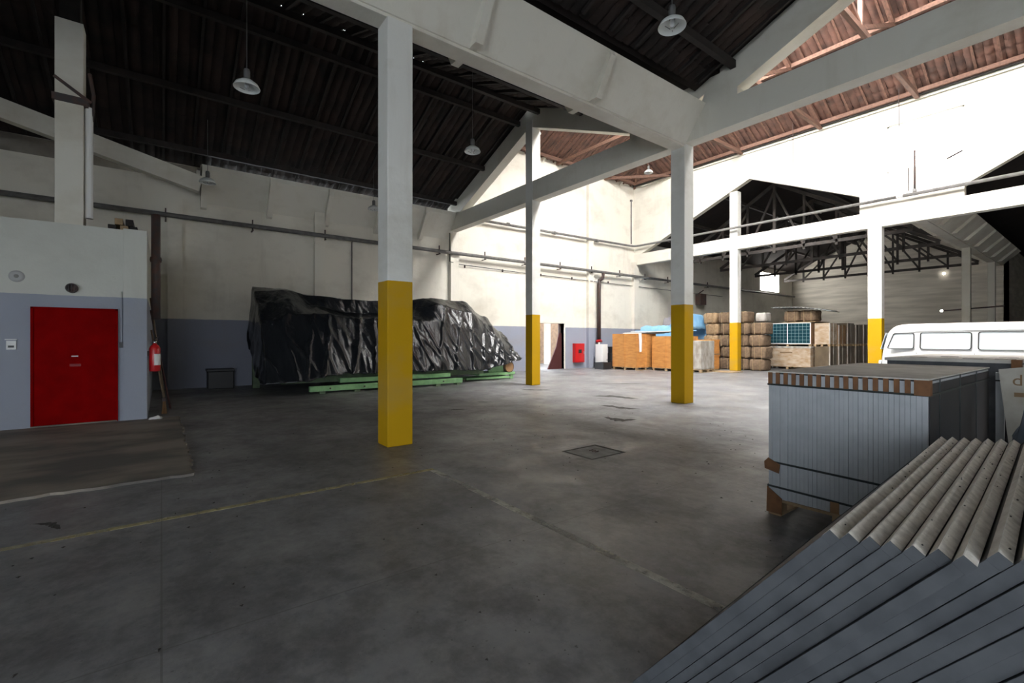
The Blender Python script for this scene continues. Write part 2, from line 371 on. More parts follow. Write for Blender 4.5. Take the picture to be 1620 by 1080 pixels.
# upper wall of the tall hall above F1 (seen from the hall side only)
f1w = MB()
def tri_top(xa, xb): pass
f1w.prism([(XW, 7.05), (XB, 9.36), (XC, 7.05), (-.9, 9.36), (4.9, 7.05), (XR, 9.1), (XR, ZE), (XW, ZE)], 'y', Y1 - .05, Y1 + .12)
struct(f1w.build('wall_upper_near', 'wall'))
def column(x0, y0, h, label, mat='col', sx=.38, sy=.38, group=None):
    o = thing('concrete_column', label, 'column', (x0 + sx / 2, y0 + sy / 2, 0), 0, group); o['kind'] = 'structure'
    MB().box(-sx / 2, sx / 2, -sy / 2, sy / 2, 0, h).build('shaft', mat, o, bevel=.012)
    return o
column(-6.755, 2.585, 6.2, 'white and yellow concrete column standing between the painted floor line and the tarpaulin machine', sx=.375, sy=.39)
column(-6.79, 10.05, 6.3, 'white and yellow concrete column holding the junction of ribbed gutter and tie beam')
column(XB - .19, 10.02, 9.0, 'white and yellow concrete column beside the right end of the covered machine', sx=.36, sy=.36)
column(-12.05, 22.85, 8.95, 'white and yellow concrete column in front of the burlap bales', sx=.4, sy=.36)
column(-6.32, 22.85, 6.2, 'white and yellow concrete column behind the white van', sx=.46, sy=.36)
column(4.7, 10.05, 6.3, 'white and yellow concrete column of the right-hand bay by the gate wall')

# ---- valley gutters (trapezoid trough with ribs)
def gutter(xc, y0, y1, zb, zt, hb, ht, label, ribs):
    g = thing('valley_gutter', label, 'gutter', (xc, y0, zb)); g['kind'] = 'structure'
    L = y1 - y0
    MB().prism([(-hb, 0), (hb, 0), (ht, zt - zb), (ht - .05, zt - zb), (hb - .04, .06), (-hb + .04, .06), (-ht + .05, zt - zb), (-ht, zt - zb)], 'y', 0, L).build('trough', 'conc', g)
    for y in ribs:
        for s in (-1, 1):
            MB().prism([(s * (hb - .01), .0), (s * (hb + .20), 0.0), (s * (ht + .05), zt - zb - .12), (s * ht, zt - zb - .02)], 'y', y - y0 - .07, y - y0 + .07).build('rib', 'conc', g)
    MB().box(-hb + .03, hb - .03, -.02, L, -.05, .0).build('soffit_strip', 'conc', g)
    return g
gutter(XC, YB, Y1 - .15, 6.25, 7.02, .19, .72, 'white ribbed concrete roof gutter running to the tie beam', [4.03 + 2.76 * k for k in range(-5, 2)])
gutter(4.9, YB, Y1 - .15, 6.25, 7.02, .19, .72, 'second concrete roof gutter over the gate side bay', [4.03 + 2.76 * k for k in range(-5, 2)])
gutter(-5.2, Y2 + .2, YF, 6.55, 7.35, .22, 1.05, 'concrete roof gutter on thin posts deep inside the far hall', [24.6 + 2.6 * k for k in range(8)])
for y, t in ((34.6, 'slim white post under the far hall gutter, nearer the white van'), (42.4, 'slim white post under the far hall gutter, next to the far wall')):
    o = column(-5.38, y, 6.6, t, 'conc', .34, .34)

# ---- F2 wall with gable openings over a tie beam
f2 = MB(); ya, yb = Y2 - .02, Y2 + .28
zt0, zt1 = 6.05, 6.68
struct(MB().box(XW, XR, Y2 - .06, Y2 + .3, zt0, zt1).build('tie_beam', 'conc'), 'sunlit white tie beam between the bright hall and the far hall', 'beam')
f2.prism([(XW, 6.45), (-11.07, 9.4), (-11.07, ZE), (XW, ZE)], 'y', ya, yb)
f2.prism([(-11.07, 9.4), (-6.6, 7.42), (-6.6, ZE), (-11.07, ZE)], 'y', ya, yb)
f2.prism([(-6.6, 6.6), (-6.6, ZE), (-5.7, ZE), (-5.7, 6.6)], 'y', ya, yb)
f2.prism([(-5.7, 6.6), (-5.7, 8.1), (-3.48, 8.1), (-3.48, 6.6)], 'y', ya, yb)
f2.prism([(-5.7, 9.95), (-5.7, ZE), (-3.48, ZE), (-3.48, 9.95)], 'y', ya, yb)
f2.prism([(-3.48, 7.08), (.9, 9.4), (.9, ZE), (-3.48, ZE)], 'y', ya, yb)
f2.prism([(.9, 9.4), (5.4, 7.1), (5.4, ZE), (.9, ZE)], 'y', ya, yb)
f2.box(5.4, XR, ya, yb, 6.6, ZE)
wall_f2 = struct(f2.build('wall_upper_far', 'wall'))
MB().box(XW + .6, XR, Y2 - .12, Y2 - .02, ZE - .22, ZE).build('eave_band', 'conc', wall_f2)
w1 = thing('window_1', None, None, (-4.59, Y2 + .1, 9.02)) if False else None
wn = struct(MB().box(-5.7, -3.48, Y2 + .12, Y2 + .15, 8.1, 9.95).build('window_1', 'pane'))
fr = MB().box(-5.7, -3.48, Y2 + .04, Y2 + .12, 8.1, 8.16).box(-5.7, -3.48, Y2 + .04, Y2 + .12, 9.89, 9.95).box(-5.7, -5.64, Y2 + .04, Y2 + .12, 8.1, 9.95).box(-3.54, -3.48, Y2 + .04, Y2 + .12, 8.1, 9.95)
fr.build('window_frame', 'conc', wn)
wn2 = struct(MB().box(XW - .2, XW - .17, 39.0, 42.4, 5.6, 7.1).build('window_2', 'pane2'))
# eave brackets on left wall
for y in (12.5, 15.5, 18.5, 21.5): MB().prism([(XW, ZE - .3), (XW + .28, ZE), (XW, ZE)], 'y', y, y + .12).build('bracket', 'conc', wall_left)

# ================================================================ ROOFS
def tile_mesh(name, mat, L=.40, W=.235):
    m = MB(); n = 4
    for j in (0, 1):
        for k in range(n + 1):
            t = k / n - .5; m.v.append((t * W, (j - .5) * L, -.05 * (1 - (2 * t) ** 2) - .03 * j))
    m.f = [(k, k + 1, n + 2 + k, n + 1 + k) for k in range(n)]
    o = m.build(name, mat, smooth=True); return o
def roof_slope(ceil, O, U, nU, V, nV, inside, mat, keep=300, regions=None, px_min=9):
    """curved clay tiles laid on the underside plane: O eave corner, U along the eave, V up the slope"""
    U = Vector(U).normalized(); V = Vector(V).normalized(); Nn = U.cross(V).normalized()
    if Nn.z < 0: Nn = -Nn
    proto = tile_mesh('roof_tile', mat); me = proto.data; bpy.data.objects.remove(proto)
    rot = Matrix((U, V, Nn)).transposed()
    if rot.determinant() < 0: rot = Matrix((-U, V, Nn)).transposed()
    cells = []
    for i in range(nU):
        for j in range(nV):
            c = Vector(O) + U * (.24 * (i + .5)) + V * (.345 * (j + .5))
            if not inside(c): continue
            p = project(c); sz = 0
            if p and -10 < p[0] < 1630 and -10 < p[1] < 1090:
                if regions is None or any(a <= p[0] <= b and e <= p[1] <= g for a, e, b, g in regions): sz = 1 / p[2]
            cells.append((sz, c, R.uniform(-.04, .04), R.uniform(-.02, .02)))
    cells.sort(key=lambda q: -q[0])
    big = MB(); vv = [v.co.copy() for v in me.vertices]; ff = [tuple(p.vertices) for p in me.polygons]
    n = 0
    for sz, c, a, dz in cells:
        mt = rot @ Matrix.Rotation(a, 3, 'Z')
        if sz > 0 and n < keep:
            o = bpy.data.objects.new('roof_tile', me); COL.objects.link(o); o.parent = ceil
            o.matrix_local = Matrix.Translation(c + Nn * dz) @ mt.to_4x4(); n += 1
        else: big.add([c + Nn * dz + mt @ v for v in vv], ff)
    if big.v:
        o = big.build('roof_tiling', mat, ceil, smooth=True); o['kind'] = 'stuff'
    return n
def slab(ceil, pts, off, th=.06):
    """opaque roof sheet; above tiles, added to block light leaks"""
    a = [Vector(p) for p in pts]; nrm = (a[1] - a[0]).cross(a[2] - a[0]).normalized()
    if nrm.z < 0: nrm = -nrm
    n = len(a); m = MB().add([p + nrm * off for p in a] + [p + nrm * (off + th) for p in a], [tuple(range(n)), tuple(range(n, 2 * n))] + [(i, (i + 1) % n, (i + 1) % n + n, i + n) for i in range(n)])
    return m
S1 = .405
def zlow(x, xr): return 9.48 - S1 * abs(x - xr)
# --- low bays before the tie beam
def low_bay(nm, xl, xr_, xh, keepL, keepR, yend=YB):
    dk = slab(None, [(xl - .35, yend, zlow(xl - .35, xr_)), (xl - .35, Y1 - .05, zlow(xl - .35, xr_)), (xr_, Y1 - .05, zlow(xr_, xr_)), (xr_, yend, zlow(xr_, xr_))], .12)
    d2 = slab(None, [(xh + .35, yend, zlow(xh + .35, xr_)), (xh + .35, Y1 - .05, zlow(xh + .35, xr_)), (xr_, Y1 - .05, zlow(xr_, xr_)), (xr_, yend, zlow(xr_, xr_))], .12)
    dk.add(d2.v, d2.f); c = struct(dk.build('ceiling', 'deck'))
    nv = int(abs(xr_ - xl) * math.sqrt(1 + S1 * S1) / .345) + 1; nu = int((Y1 - .2 - yend) / .24)
    roof_slope(c, (xl - .2, yend, zlow(xl - .2, xr_) + .06), (0, 1, 0), nu, (1, 0, S1), nv, lambda p: p.x < xr_ + .1 and p.y < Y1 - .3, 'tiledark', keepL)
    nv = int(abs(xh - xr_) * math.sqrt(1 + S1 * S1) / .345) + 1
    roof_slope(c, (xh + .2, yend, zlow(xh + .2, xr_) + .06), (0, 1, 0), nu, (-1, 0, S1), nv, lambda p: p.x > xr_ - .1 and p.y < Y1 - .3, 'tiledark', keepR)
    # rafters and purlins under the tiles
    y = yend + .3
    while y < Y1 - .3:
        for a, b in ((xl - .1, xr_), (xh + .1, xr_)):
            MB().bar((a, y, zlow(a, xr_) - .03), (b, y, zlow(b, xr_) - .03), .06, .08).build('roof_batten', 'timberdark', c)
        y += .75
    for t in (.12, .5, .9):
        for a in (xl, xh):
            x = a + (xr_ - a) * t
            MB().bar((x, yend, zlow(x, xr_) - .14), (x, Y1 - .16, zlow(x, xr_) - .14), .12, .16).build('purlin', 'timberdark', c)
    return c
c1 = low_bay('a', -17.9, XB, -7.35, 150, 150)
c2 = low_bay('b', -5.8, -.9, 4.1, 300, 0)
# strip above the gate side
struct(MB().add([(5.5, YB, 7.4), (XR + .2, YB, 9.4), (XR + .2, Y1, 9.4), (5.5, Y1, 7.4), (5.5, YB, 7.5), (XR + .2, YB, 9.5), (XR + .2, Y1, 9.5), (5.5, Y1, 7.5)], [(0, 1, 2, 3), (4, 5, 6, 7), (0, 1, 5, 4), (1, 2, 6, 5), (2, 3, 7, 6), (3, 0, 4, 7)]).build('ceiling', 'deck'))
# gutters are closed on top by the overlapping eaves
struct(MB().box(XC - 1.0, XC + 1.0, YB, Y1, 7.62, 7.7).box(3.9, 5.9, YB, Y1, 7.62, 7.7).build('ceiling', 'deck'))

# --- tall middle hall, hipped at the left wall
S2 = .5; YM = (Y1 + Y2) / 2; ZR = ZE + S2 * (YM - Y1); XH = XW + (YM - Y1)
def tall_deck():
    m = slab(None, [(XW - .3, Y2 + .3, ZE - .15), (XR + .2, Y2 + .3, ZE - .15), (XR + .2, YM, ZR), (XH, YM, ZR)], .14)
    h = slab(None, [(XW - .3, Y1 - .3, ZE - .15), (XH, YM, ZR), (XW - .3, Y2 + .3, ZE - .15)], .14); m.add(h.v, h.f)
    # near slope carries a row of fibreglass skylights: deck in strips around them
    def P(x, y): return (x, y, ZE + S2 * (y - Y1))
    def quad(x0, x1, y0, y1):
        q = slab(None, [P(x0, y0), P(x1, y0), P(x1, y1), P(x0, y1)], .14); m.add(q.v, q.f)
    q = slab(None, [(XW - .3, Y1 - .3, ZE - .15), P(XH, Y1 - .3), P(XH, YM)], .14); m.add(q.v, q.f)
    quad(XH, XR + .2, Y1 - .3, 11.6); quad(XH, XR + .2, 15.6, YM)
    x = XH
    for a, b in SKY: quad(x, a, 11.6, 15.6); x = b
    quad(x, XR + .2, 11.6, 15.6)
    return m
SKY = [(-11.55, -9.6), (-9.2, -7.6), (-7.0, -5.8), (-4.8, -3.8), (-2.6, -1.8)]
ct = struct(tall_deck().build('ceiling', 'deck'))
for a, b in SKY:
    MB().add([(a, 11.6, ZE + S2 * 1.4 + .1), (b, 11.6, ZE + S2 * 1.4 + .1), (b, 15.6, ZE + S2 * 5.4 + .1), (a, 15.6, ZE + S2 * 5.4 + .1)], [(0, 1, 2, 3)]).build('skylight', 'sky', ct, solid=.01)
nv = int((Y2 - YM) * math.sqrt(1 + S2 * S2) / .345) + 1
roof_slope(ct, (XW, Y2 - .05, ZE + .02), (1, 0, 0), int(27.5 / .24), (0, -1, S2), nv, lambda p: p.x - XW > Y2 - p.y - .1 and p.y > YM, 'tile', 300,
           regions=[(1090, 0, 1620, 270), (1000, 200, 1064, 300), (835, 200, 1000, 250)])
roof_slope(ct, (XW + .05, Y1, ZE + .02), (0, 1, 0), int((Y2 - Y1) / .24), (1, 0, S2), nv, lambda p: p.x - XW < min(Y2 - p.y, p.y - Y1) + .1, 'tile', 300,
           regions=[(835, 200, 1000, 262), (950, 240, 1064, 300)])
def insky(p): return any(a - .15 < p.x < b + .15 for a, b in SKY) and 11.5 < p.y < 15.7
roof_slope(ct, (XW, Y1 + .05, ZE + .02), (1, 0, 0), int(27.5 / .24), (0, 1, S2), nv, lambda p: p.x - XW > p.y - Y1 - .1 and p.y < YM and not insky(p), 'tile', 0)
# common rafters of the tall roof
x = XW + .6
while x < 3.0:
    yt = max(YM, Y2 - (x - XW)); MB().bar((x, Y2, ZE - .05), (x, yt, ZE - .05 + S2 * (Y2 - yt)), .07, .10).build('rafter', 'timber', ct); x += .62
y = Y1 + .5
while y < Y2 - .3:
    xt = XW + min(Y2 - y, y - Y1, YM - Y1); MB().bar((XW, y, ZE - .05), (xt, y, ZE - .05 + S2 * (xt - XW)), .07, .10).build('rafter', 'timber', ct); y += .62
for yy, yt in ((Y2, YM), (Y1, YM)):
    MB().bar((XW, yy, ZE - .12), (XH, yt, ZR - .12), .12, .2).build('hip_rafter', 'timber', ct)
for t in (.05, .5, .95):
    yy = Y2 + (YM - Y2) * t
    MB().bar((XW + (Y2 - yy), yy, ZE + S2 * (Y2 - yy) - .17), (XR, yy, ZE + S2 * (Y2 - yy) - .17), .12, .15).build('purlin', 'timber', ct)
    xx = XW + (Y2 - yy); MB().bar((xx, Y2 - (xx - XW), ZE + S2 * (xx - XW) - .17), (xx, Y1 + (xx - XW), ZE + S2 * (xx - XW) - .17), .12, .15).build('purlin', 'timber', ct)
MB().bar((XW + .1, Y2 - .2, ZE - .06), (XR, Y2 - .2, ZE - .06), .14, .14).build('wall_plate', 'timberdark', ct)
# timber trusses of the tall hall
for i, x in enumerate((-11.4, -7.97, -4.75, -1.5, 1.8)):
    t = thing('roof_truss', 'reddish timber roof truss spanning the tall bright hall', 'truss', (x, YM, ZE), 0, 'timber trusses of the tall hall'); t['kind'] = 'structure'
    h = Y2 - YM - .05
    MB().bar((0, -h, -.12), (0, h, -.12), .13, .17).build('bottom_chord', 'timber', t)
    for s in (-1, 1):
        MB().bar((0, s * h, -.05), (0, 0, S2 * h - .3), .13, .17).build('top_chord', 'timber', t)
        MB().bar((0, s * h * .5, S2 * h * .5 - .25), (0, s * .1, -.02), .10, .12).build('strut', 'timber', t)
        MB().bar((0, s * h * .5, S2 * h * .5 - .25), (0, s * h * .5, -.05), .09, .10).build('strut', 'timber', t)
    MB().bar((0, 0, -.12), (0, 0, S2 * h - .3), .12, .12).build('king_post', 'timber', t)
# diagonal bracing in the hip corner
for a, b in (((-18, 20.2, ZE - .1), (-15.2, 22.9, ZE - .1)), ((-18, 12.9, ZE - .1), (-15.2, 10.2, ZE - .1))):
    MB().bar(a, b, .12, .14).build('corner_tie', 'timber', ct)
MB().bar((-18, YM, ZE - .1), (-11.4, YM, ZE - .1), .12, .15).build('corner_tie', 'timber', ct)

# --- far hall roof and trusses
cf = struct(slab(None, [(XW - .3, Y2 + .1, 7.4), (-11.3, Y2 + .1, 10.3), (-11.3, YF + .2, 10.3), (XW - .3, YF + .2, 7.4)], 0).build('ceiling', 'deck'))
for pts in ([(-4.6, Y2 + .1, 7.4), (-11.3, Y2 + .1, 10.3), (-11.3, YF + .2, 10.3), (-4.6, YF + .2, 7.4)], [(-5.8, Y2 + .1, 7.4), (1.5, Y2 + .1, 10.4), (1.5, 60, 10.4), (-5.8, 60, 7.4)], [(XR + .3, Y2 + .1, 6.9), (1.5, Y2 + .1, 10.4), (1.5, 60, 10.4), (XR + .3, 60, 6.9)]):
    slab(None, pts, 0).build('roof_sheeting', 'deck', cf)
for i, y in enumerate((26.1, 31.0, 36.0, 41.0)):
    t = thing('roof_truss', 'dark timber truss spanning the far hall', 'truss', (-11.3, y, 6.35), 0, 'dark trusses of the far hall'); t['kind'] = 'structure'
    h = 5.7
    MB().bar((-h, 0, 0), (h, 0, 0), .12, .16).build('bottom_chord', 'steel', t)
    for s in (-1, 1):
        MB().bar((s * h, 0, .1), (0, 0, 3.5), .12, .16).build('top_chord', 'steel', t)
        for k in (1, 2, 3):
            xx = s * h * k / 4; zt = .1 + 3.4 * (1 - k / 4)
            MB().bar((xx, 0, -.2), (xx, 0, zt), .12, .10).build('post', 'steel', t)
            MB().bar((xx, 0, 0), (s * h * (k - 1) / 4, 0, zt + .5), .09, .10).build('strut', 'steel', t)
    MB().bar((0, 0, -.2), (0, 0, 3.5), .14, .14).build('king_post', 'steel', t)
for x in (-15.5, -13.2, -9.4, -7.2):
    z = 10.1 - .42 * abs(x + 11.3); MB().bar((x, Y2 + .3, z), (x, YF, z), .12, .16).build('purlin', 'steel', cf)

# ================================================================ STORE ROOM (left)
XF = -11.4; YR = -.22
room = MB().box(XF - .15, XF, YB, YR, 0, 3.62).box(XW + .02, XF - .15, YR - .15, YR, 0, 3.62)
wroom = struct(room.build('wall_room', 'room'))
MB().box(XW + .05, XF - .02, YB, YR - .02, 3.55, 3.61).build('roof_slab', 'conc', wroom)
MB().box(XF, XF + .045, -.575, YR, 0, 3.64).build('pilaster', 'room', wroom, bevel=.01)
# red steel door
d1 = struct(MB().box(XF - .02, XF + .03, -1.765, -.685, .05, 2.09).build('door_1', 'red', bevel=.006))
fr = MB().box(XF - .01, XF + .05, -1.80, -1.765, .03, 2.12).box(XF - .01, XF + .05, -.685, -.65, .03, 2.12).box(XF - .01, XF + .05, -1.80, -.65, 2.09, 2.12)
fr.build('door_frame', 'red', d1)
MB().box(XF + .03, XF + .034, -1.285, -1.195, 1.245, 1.262).build('sticker', 'white', d1)
MB().box(XF + .03, XF + .033, -1.31, -1.16, 1.07, 1.115).build('worn_mark', mk('worn_red', (.2, .01, .012), (.30, .012, .014), 40, .6), d1)
for z in (.35, 1.05, 1.8): MB().tube([(XF + .045, -.68, z - .05), (XF + .045, -.68, z + .05)], .014, 8).build('hinge', 'red', d1)
MB().box(XF - .01, XF + .06, -1.8, -.66, .0, .05).build('threshold', 'slab', d1)
# plugged vent holes, socket, switch
v = thing('vent_stub', 'round grey mortar-plugged vent hole high on the store room wall', 'vent', (XF, -1.97, 2.63))
m = MB().lathe([(0, .03), (.06, .03), (.085, .02), (.10, 0)], n=18); o = m.build('plug', 'junction', v, True); o.rotation_euler = (0, math.radians(90), 0)
m = MB().lathe([(0, .035), (.03, .033), (.032, .03)], n=12); o = m.build('cap', 'manhole', v, True); o.rotation_euler = (0, math.radians(90), 0)
v = thing('vent_stub', 'dark rusty vent pipe stub above the red door', 'vent', (XF, -1.28, 2.47))
m = MB().lathe([(.085, 0), (.085, .07), (.065, .07), (.06, .01), (0, .01)], n=18); o = m.build('pipe_collar', 'iron', v, True); o.rotation_euler = (0, math.radians(90), 0)
for k in (-.04, 0, .04): MB().bar((.06, k, -.06), (.06, k, .06), .012, .012).build('grille_bar', 'iron', v)
s = thing('socket_box', 'small white electrical socket box with black slot left of the red door', 'socket', (XF, -2.03, 1.47))
MB().box(0, .035, -.06, .06, -.09, .06).build('plate', 'white', s, bevel=.006); MB().box(.035, .045, -.035, .035, -.055, -.02).build('slot', 'black', s); MB().box(0, .06, -.07, .07, .075, .09).build('hood', 'white', s)
s = thing('light_switch', 'small dark switch on a conduit beside the white pilaster', 'switch', (XF, -.60, 1.45))
MB().box(0, .04, -.03, .03, -.05, .05).build('switch_body', 'black', s, bevel=.005); MB().tube([(.02, 0, .05), (.02, 0, 1.0)], .014, 8).build('conduit', 'room', s); MB().tube([(.02, 0, -.03), (.02, .12, -.05)], .008, 6).build('cable', 'pipe', s)
# post on the room with a pipe beside it
p = thing('roof_post', 'square white post rising from the store room roof into the dark', 'post', (-11.95, -1.36, 3.6)); p['kind'] = 'structure'
MB().box(-.19, .19, -.195, .195, 0, 3.85).build('shaft', 'conc', p, bevel=.01)
MB().tube([(.05, .26, .25), (.05, .26, 2.35)], .062, 12).build('downpipe', 'white', p)
MB().box(-.23, .23, -.23, .26, 2.32, 2.45).build('clamp', 'iron', p); MB().bar((.2, -.2, 2.75), (.2, .3, 2.40), .05, .05).build('clamp_arm', 'iron', p)
MB().tube([(.05, .30, 2.1), (.08, .33, 2.6), (.06, .27, 3.0)], .03, 8).build('loose_cable', 'iron', p)
MB().box(-.14, .14, -.14, .14, 3.85, 5.6).build('timber_strut', 'timberdark', p)
t = thing('timber_stack', 'brown timber offcuts lying on the store room roof edge', 'timber', (-12.1, -.62, 3.645))
for k, (dy, z) in enumerate(((-.2, 0), (-.02, 0), (.12, 0), (-.1, .13), (.06, .13))): MB().box(-1.0, .35, dy, dy + .12, z, z + .12).build('beam', 'wood' if k % 2 else 'timberdark', t, bevel=.006)
# drain duct and extinguisher on the room's end wall
tag(MB().tube([(-11.72, -.09, 1.95), (-11.72, -.09, 3.0), (-11.72, -.09, 4.05)], .075, 12).lathe([(.09, 0), (.1, .05), (.09, .1)], (-11.72, -.09, 3.1), 12).build('drain_duct', 'iron', smooth=True), 'dark rusty vertical duct above the fire extinguisher', 'pipe')
e = thing('fire_extinguisher', 'red fire extinguisher with white label hung on the store room end wall', 'extinguisher', (-11.5, -.105, .93))
MB().lathe([(0, 0), (.085, 0), (.092, .02), (.092, .44), (.075, .49), (.035, .525), (.03, .55), (0, .55)], n=22).build('cylinder', 'ext', e, True)
MB().lathe([(.025, .54), (.03, .56), (.03, .60), (0, .61)], n=12).build('valve', 'chrome', e, True); ev = [q for q in e.children if q.name.startswith('valve')][0]
MB().bar((0, -.01, .62), (.10, .05, .67), .025, .012).bar((0, -.01, .60), (.10, .05, .61), .025, .012).build('handle', 'black', ev)
MB().tube([(-.02, 0, .585), (-.09, .05, .56), (-.11, .06, .45), (-.11, .05, .2)], .012, 8).build('hose', 'black', ev, True)
m = MB()
for k in range(7):
    a = math.radians(-5 + 16 * k); m.v += [(.0935 * math.cos(a), .0935 * math.sin(a), .12), (.0935 * math.cos(a), .0935 * math.sin(a), .34)]
m.f = [(2 * k, 2 * k + 2, 2 * k + 3, 2 * k + 1) for k in range(6)]; m.build('label', 'white', e, True)
MB().box(-.03, .03, -.115, -.08, .3, .4).build('bracket', 'iron', e)
# poles and a broom leaning beside
for k, (bx, by, tx, tz, mt, lb) in enumerate(((-12.75, .08, -12.75, 2.45, 'rod', 'long bare wooden pole leaning against the store room end wall'), (-12.95, .16, -13.0, 2.2, 'oxblood', 'dark red pole leaning against the store room end wall'))):
    tag(MB().tube([(bx, by, 0.0), (tx, -.19, tz)], .018, 8).build('leaning_pole', mt), lb, 'pole')
b = thing('broom', 'worn straw broom leaning beside the fire extinguisher', 'broom', (-12.2, .04, 0))
MB().tube([(0, 0, .28), (-.05, -.21, 1.75)], .014, 8).build('handle', 'rod', b)
m = MB()
for k in range(26):
    a = R.uniform(-.13, .13); m.tube([(a * .45, R.uniform(-.02, .02), .3), (a, R.uniform(-.04, .05), 0)], .008, 4)
m.build('bristles', 'card', b); MB().box(-.07, .07, -.03, .03, .26, .33).build('ferrule', 'iron', b)
b = thing('cloth_rag', 'crumpled white rag at the foot of the store room corner', 'rag', (-11.28, -.08, 0))
m = MB(); n = 14
for i in range(n + 1):
    for j in range(n + 1):
        x, y = (i / n - .5) * .26, (j / n - .5) * .24; r = max(abs(x) / .13, abs(y) / .12)
        m.v.append((x, y, max(.006, .07 * (1 - r ** 2) + .05 * noise.noise((x * 14, y * 14, 3)))))
m.f = [(i * (n + 1) + j, (i + 1) * (n + 1) + j, (i + 1) * (n + 1) + j + 1, i * (n + 1) + j + 1) for i in range(n) for j in range(n)]
m.build('cloth', 'white', b, True)
b = thing('storage_bin', 'dark square bin against the left wall before the covered machine', 'bin', (-17.5, 1.5, 0))
MB().box(-.3, .3, -.35, .35, 0, .55).build('body', 'black', b, bevel=.02); MB().box(-.33, .33, -.38, .38, .55, .62).build('lid', 'black', b, bevel=.01)

# ================================================================ PIPES ON THE WALLS
p = thing('service_pipe', 'long grey service pipe hung along the left wall below the gutter', 'pipe', (XW + .3, 0, 5.33))
MB().tube([(0, YB + .5, .08), (0, 10, 0), (0, 30, 0), (0, YF - .3, 0)], .075, 12).build('tube', 'pipe', p, True)
for y in [-4.6 + 2.35 * k for k in range(16)]:
    MB().bar((-.05, y, .25), (-.05, y, -.12), .035, .05).build('hanger', 'iron', p); MB().bar((-.3, y, -.11), (.05, y, -.11), .04, .03).build('bracket_arm', 'iron', p)
p = thing('service_pipe', 'upper grey pipe turning the corner across the gable openings', 'pipe', (0, 0, 7.0))
pts = [(XW + .22, Y1 + .9, 0), (XW + .22, Y2 - .7, .12), (XW + .28, Y2 - .4, .12), (XW + .55, Y2 - .28, .12), (-5.35, Y2 - .25, .05)]
MB().tube(pts, .06, 12).build('tube', 'pipe', p, True); MB().tube([(-5.15, Y2 - .25, .05), (XR - .3, Y2 - .25, .0)], .065, 12).build('tube', 'pipe', p, True)
MB().tube([(-5.37, Y2 - .25, .05), (-5.13, Y2 - .25, .05)], .05, 12).build('coupling', 'white', p, True)
for y in (13.2, 16.2, 19.4): MB().tube([(XW + .22, y - .06, .05), (XW + .22, y + .06, .05)], .085, 12).build('flange', 'pipe', p); MB().bar((XW, y, .05), (XW + .22, y, .05), .04, .04).build('bracket_arm', 'pipe', p)
for x in (-15.5, -8.0, -1.0): MB().bar((x, Y2 - .02, .05), (x, Y2 - .25, .05), .04, .04).build('bracket_arm', 'pipe', p)
p = thing('drop_pipe', 'thick dark drop pipe with an elbow ending at a red valve', 'pipe', (XW + .3, 19.45, 0))
MB().tube([(0, .35, 5.28), (.02, .28, 5.0), (0, .02, 4.85), (0, 0, 4.6), (0, 0, 1.55)], .105, 14).build('tube', 'iron', p, True)
MB().lathe([(.14, 0), (.14, .06)], (0, 0, 1.5), 14).tube([(-.05, -.15, 1.46), (-.05, .25, 1.46)], .07, 12).build('valve', 'ext', p, True)
MB().tube([(0, 0, 1.4), (0, 0, .02)], .05, 12).build('riser', 'white', p, True)
p = thing('cable_run', 'thin black cable clipped along the left wall under the pipe', 'cable', (XW, 0, 0))
MB().tube([(.24, Y1 - .18, 6.2), (.24, Y1 - .18, 4.95), (.1, Y1 + .35, 4.9), (.06, 14, 4.84), (.06, 18.6, 4.8), (.24, 18.95, 4.78), (.06, 19.3, 4.8), (.06, 22.4, 4.78), (.06, 33, 4.72)], .018, 6).build('cable', 'black', p, True)
for y in (10.9, 13, 15.4, 17.6, 20.5): MB().box(0, .08, y - .02, y + .02, 4.78, 4.9).build('clip', 'iron', p)
p = thing('conduit', 'thin grey conduit running up the left wall behind the covered machine', 'conduit', (XW, 5.85, 0))
MB().tube([(.03, 0, 2.0), (.03, 0, 5.3), (.15, 0, 5.35)], .022, 8).build('tube', 'pipe', p, True); MB().box(0, .06, -.06, .06, 1.9, 2.05).build('box', 'junction', p)
p = thing('conduit', 'vertical rusty conduit stub on the sunlit upper wall above the pipe', 'conduit', (-4.85, Y2 - .02, 7.25))
MB().tube([(0, -.03, 0), (0, -.03, 1.5)], .03, 8).build('tube', 'iron', p, True); MB().tube([(-.18, -.02, 0), (-.18, -.02, 1.2)], .012, 6).build('wire', 'iron', p); MB().box(-.05, .05, -.1, 0, -.08, .02).build('box', 'pipe', p)
p = thing('conduit', 'dark conduit down the bright corner of the tall hall', 'conduit', (XW + .05, Y2 - .35, 7.3)); MB().tube([(0, 0, 0), (0, 0, 2.6)], .035, 8).build('tube', 'pipe', p, True); MB().box(-.05, .05, -.06, .06, 2.55, 2.65).build('box', 'pipe', p)

# ================================================================ PENDANT LAMPS
def lamp(x, y, z, top, label):
    o = thing('pendant_lamp', label, 'lamp', (x, y, z))
    MB().lathe([(.21, 0), (.205, .015), (.17, .07), (.10, .12), (.06, .14), (.06, .15), (.105, .135), (.18, .08), (.215, .012), (.21, 0)], n=26).build('reflector', 'lamp', o, True); rfl = o.children[0]
    MB().lathe([(0, .34), (.045, .34), (.055, .30), (.055, .15), (0, .14)], n=16).build('housing', 'lampdark', o, True)
    MB().lathe([(0, .0), (.03, .01), (.042, .05), (.035, .11), (.02, .14)], n=14).build('bulb', 'bulb', o, True)
    for a in (0, 2.1, 4.2): MB().bar((.12 * math.cos(a), .12 * math.sin(a), .01), (.03 * math.cos(a), .03 * math.sin(a), -.03), .008, .008).build('guard_wire', 'lampdark', rfl)
    MB().tube([(0, 0, .34), (0, 0, top - z)], .007, 6).build('rod', 'lampdark', o)
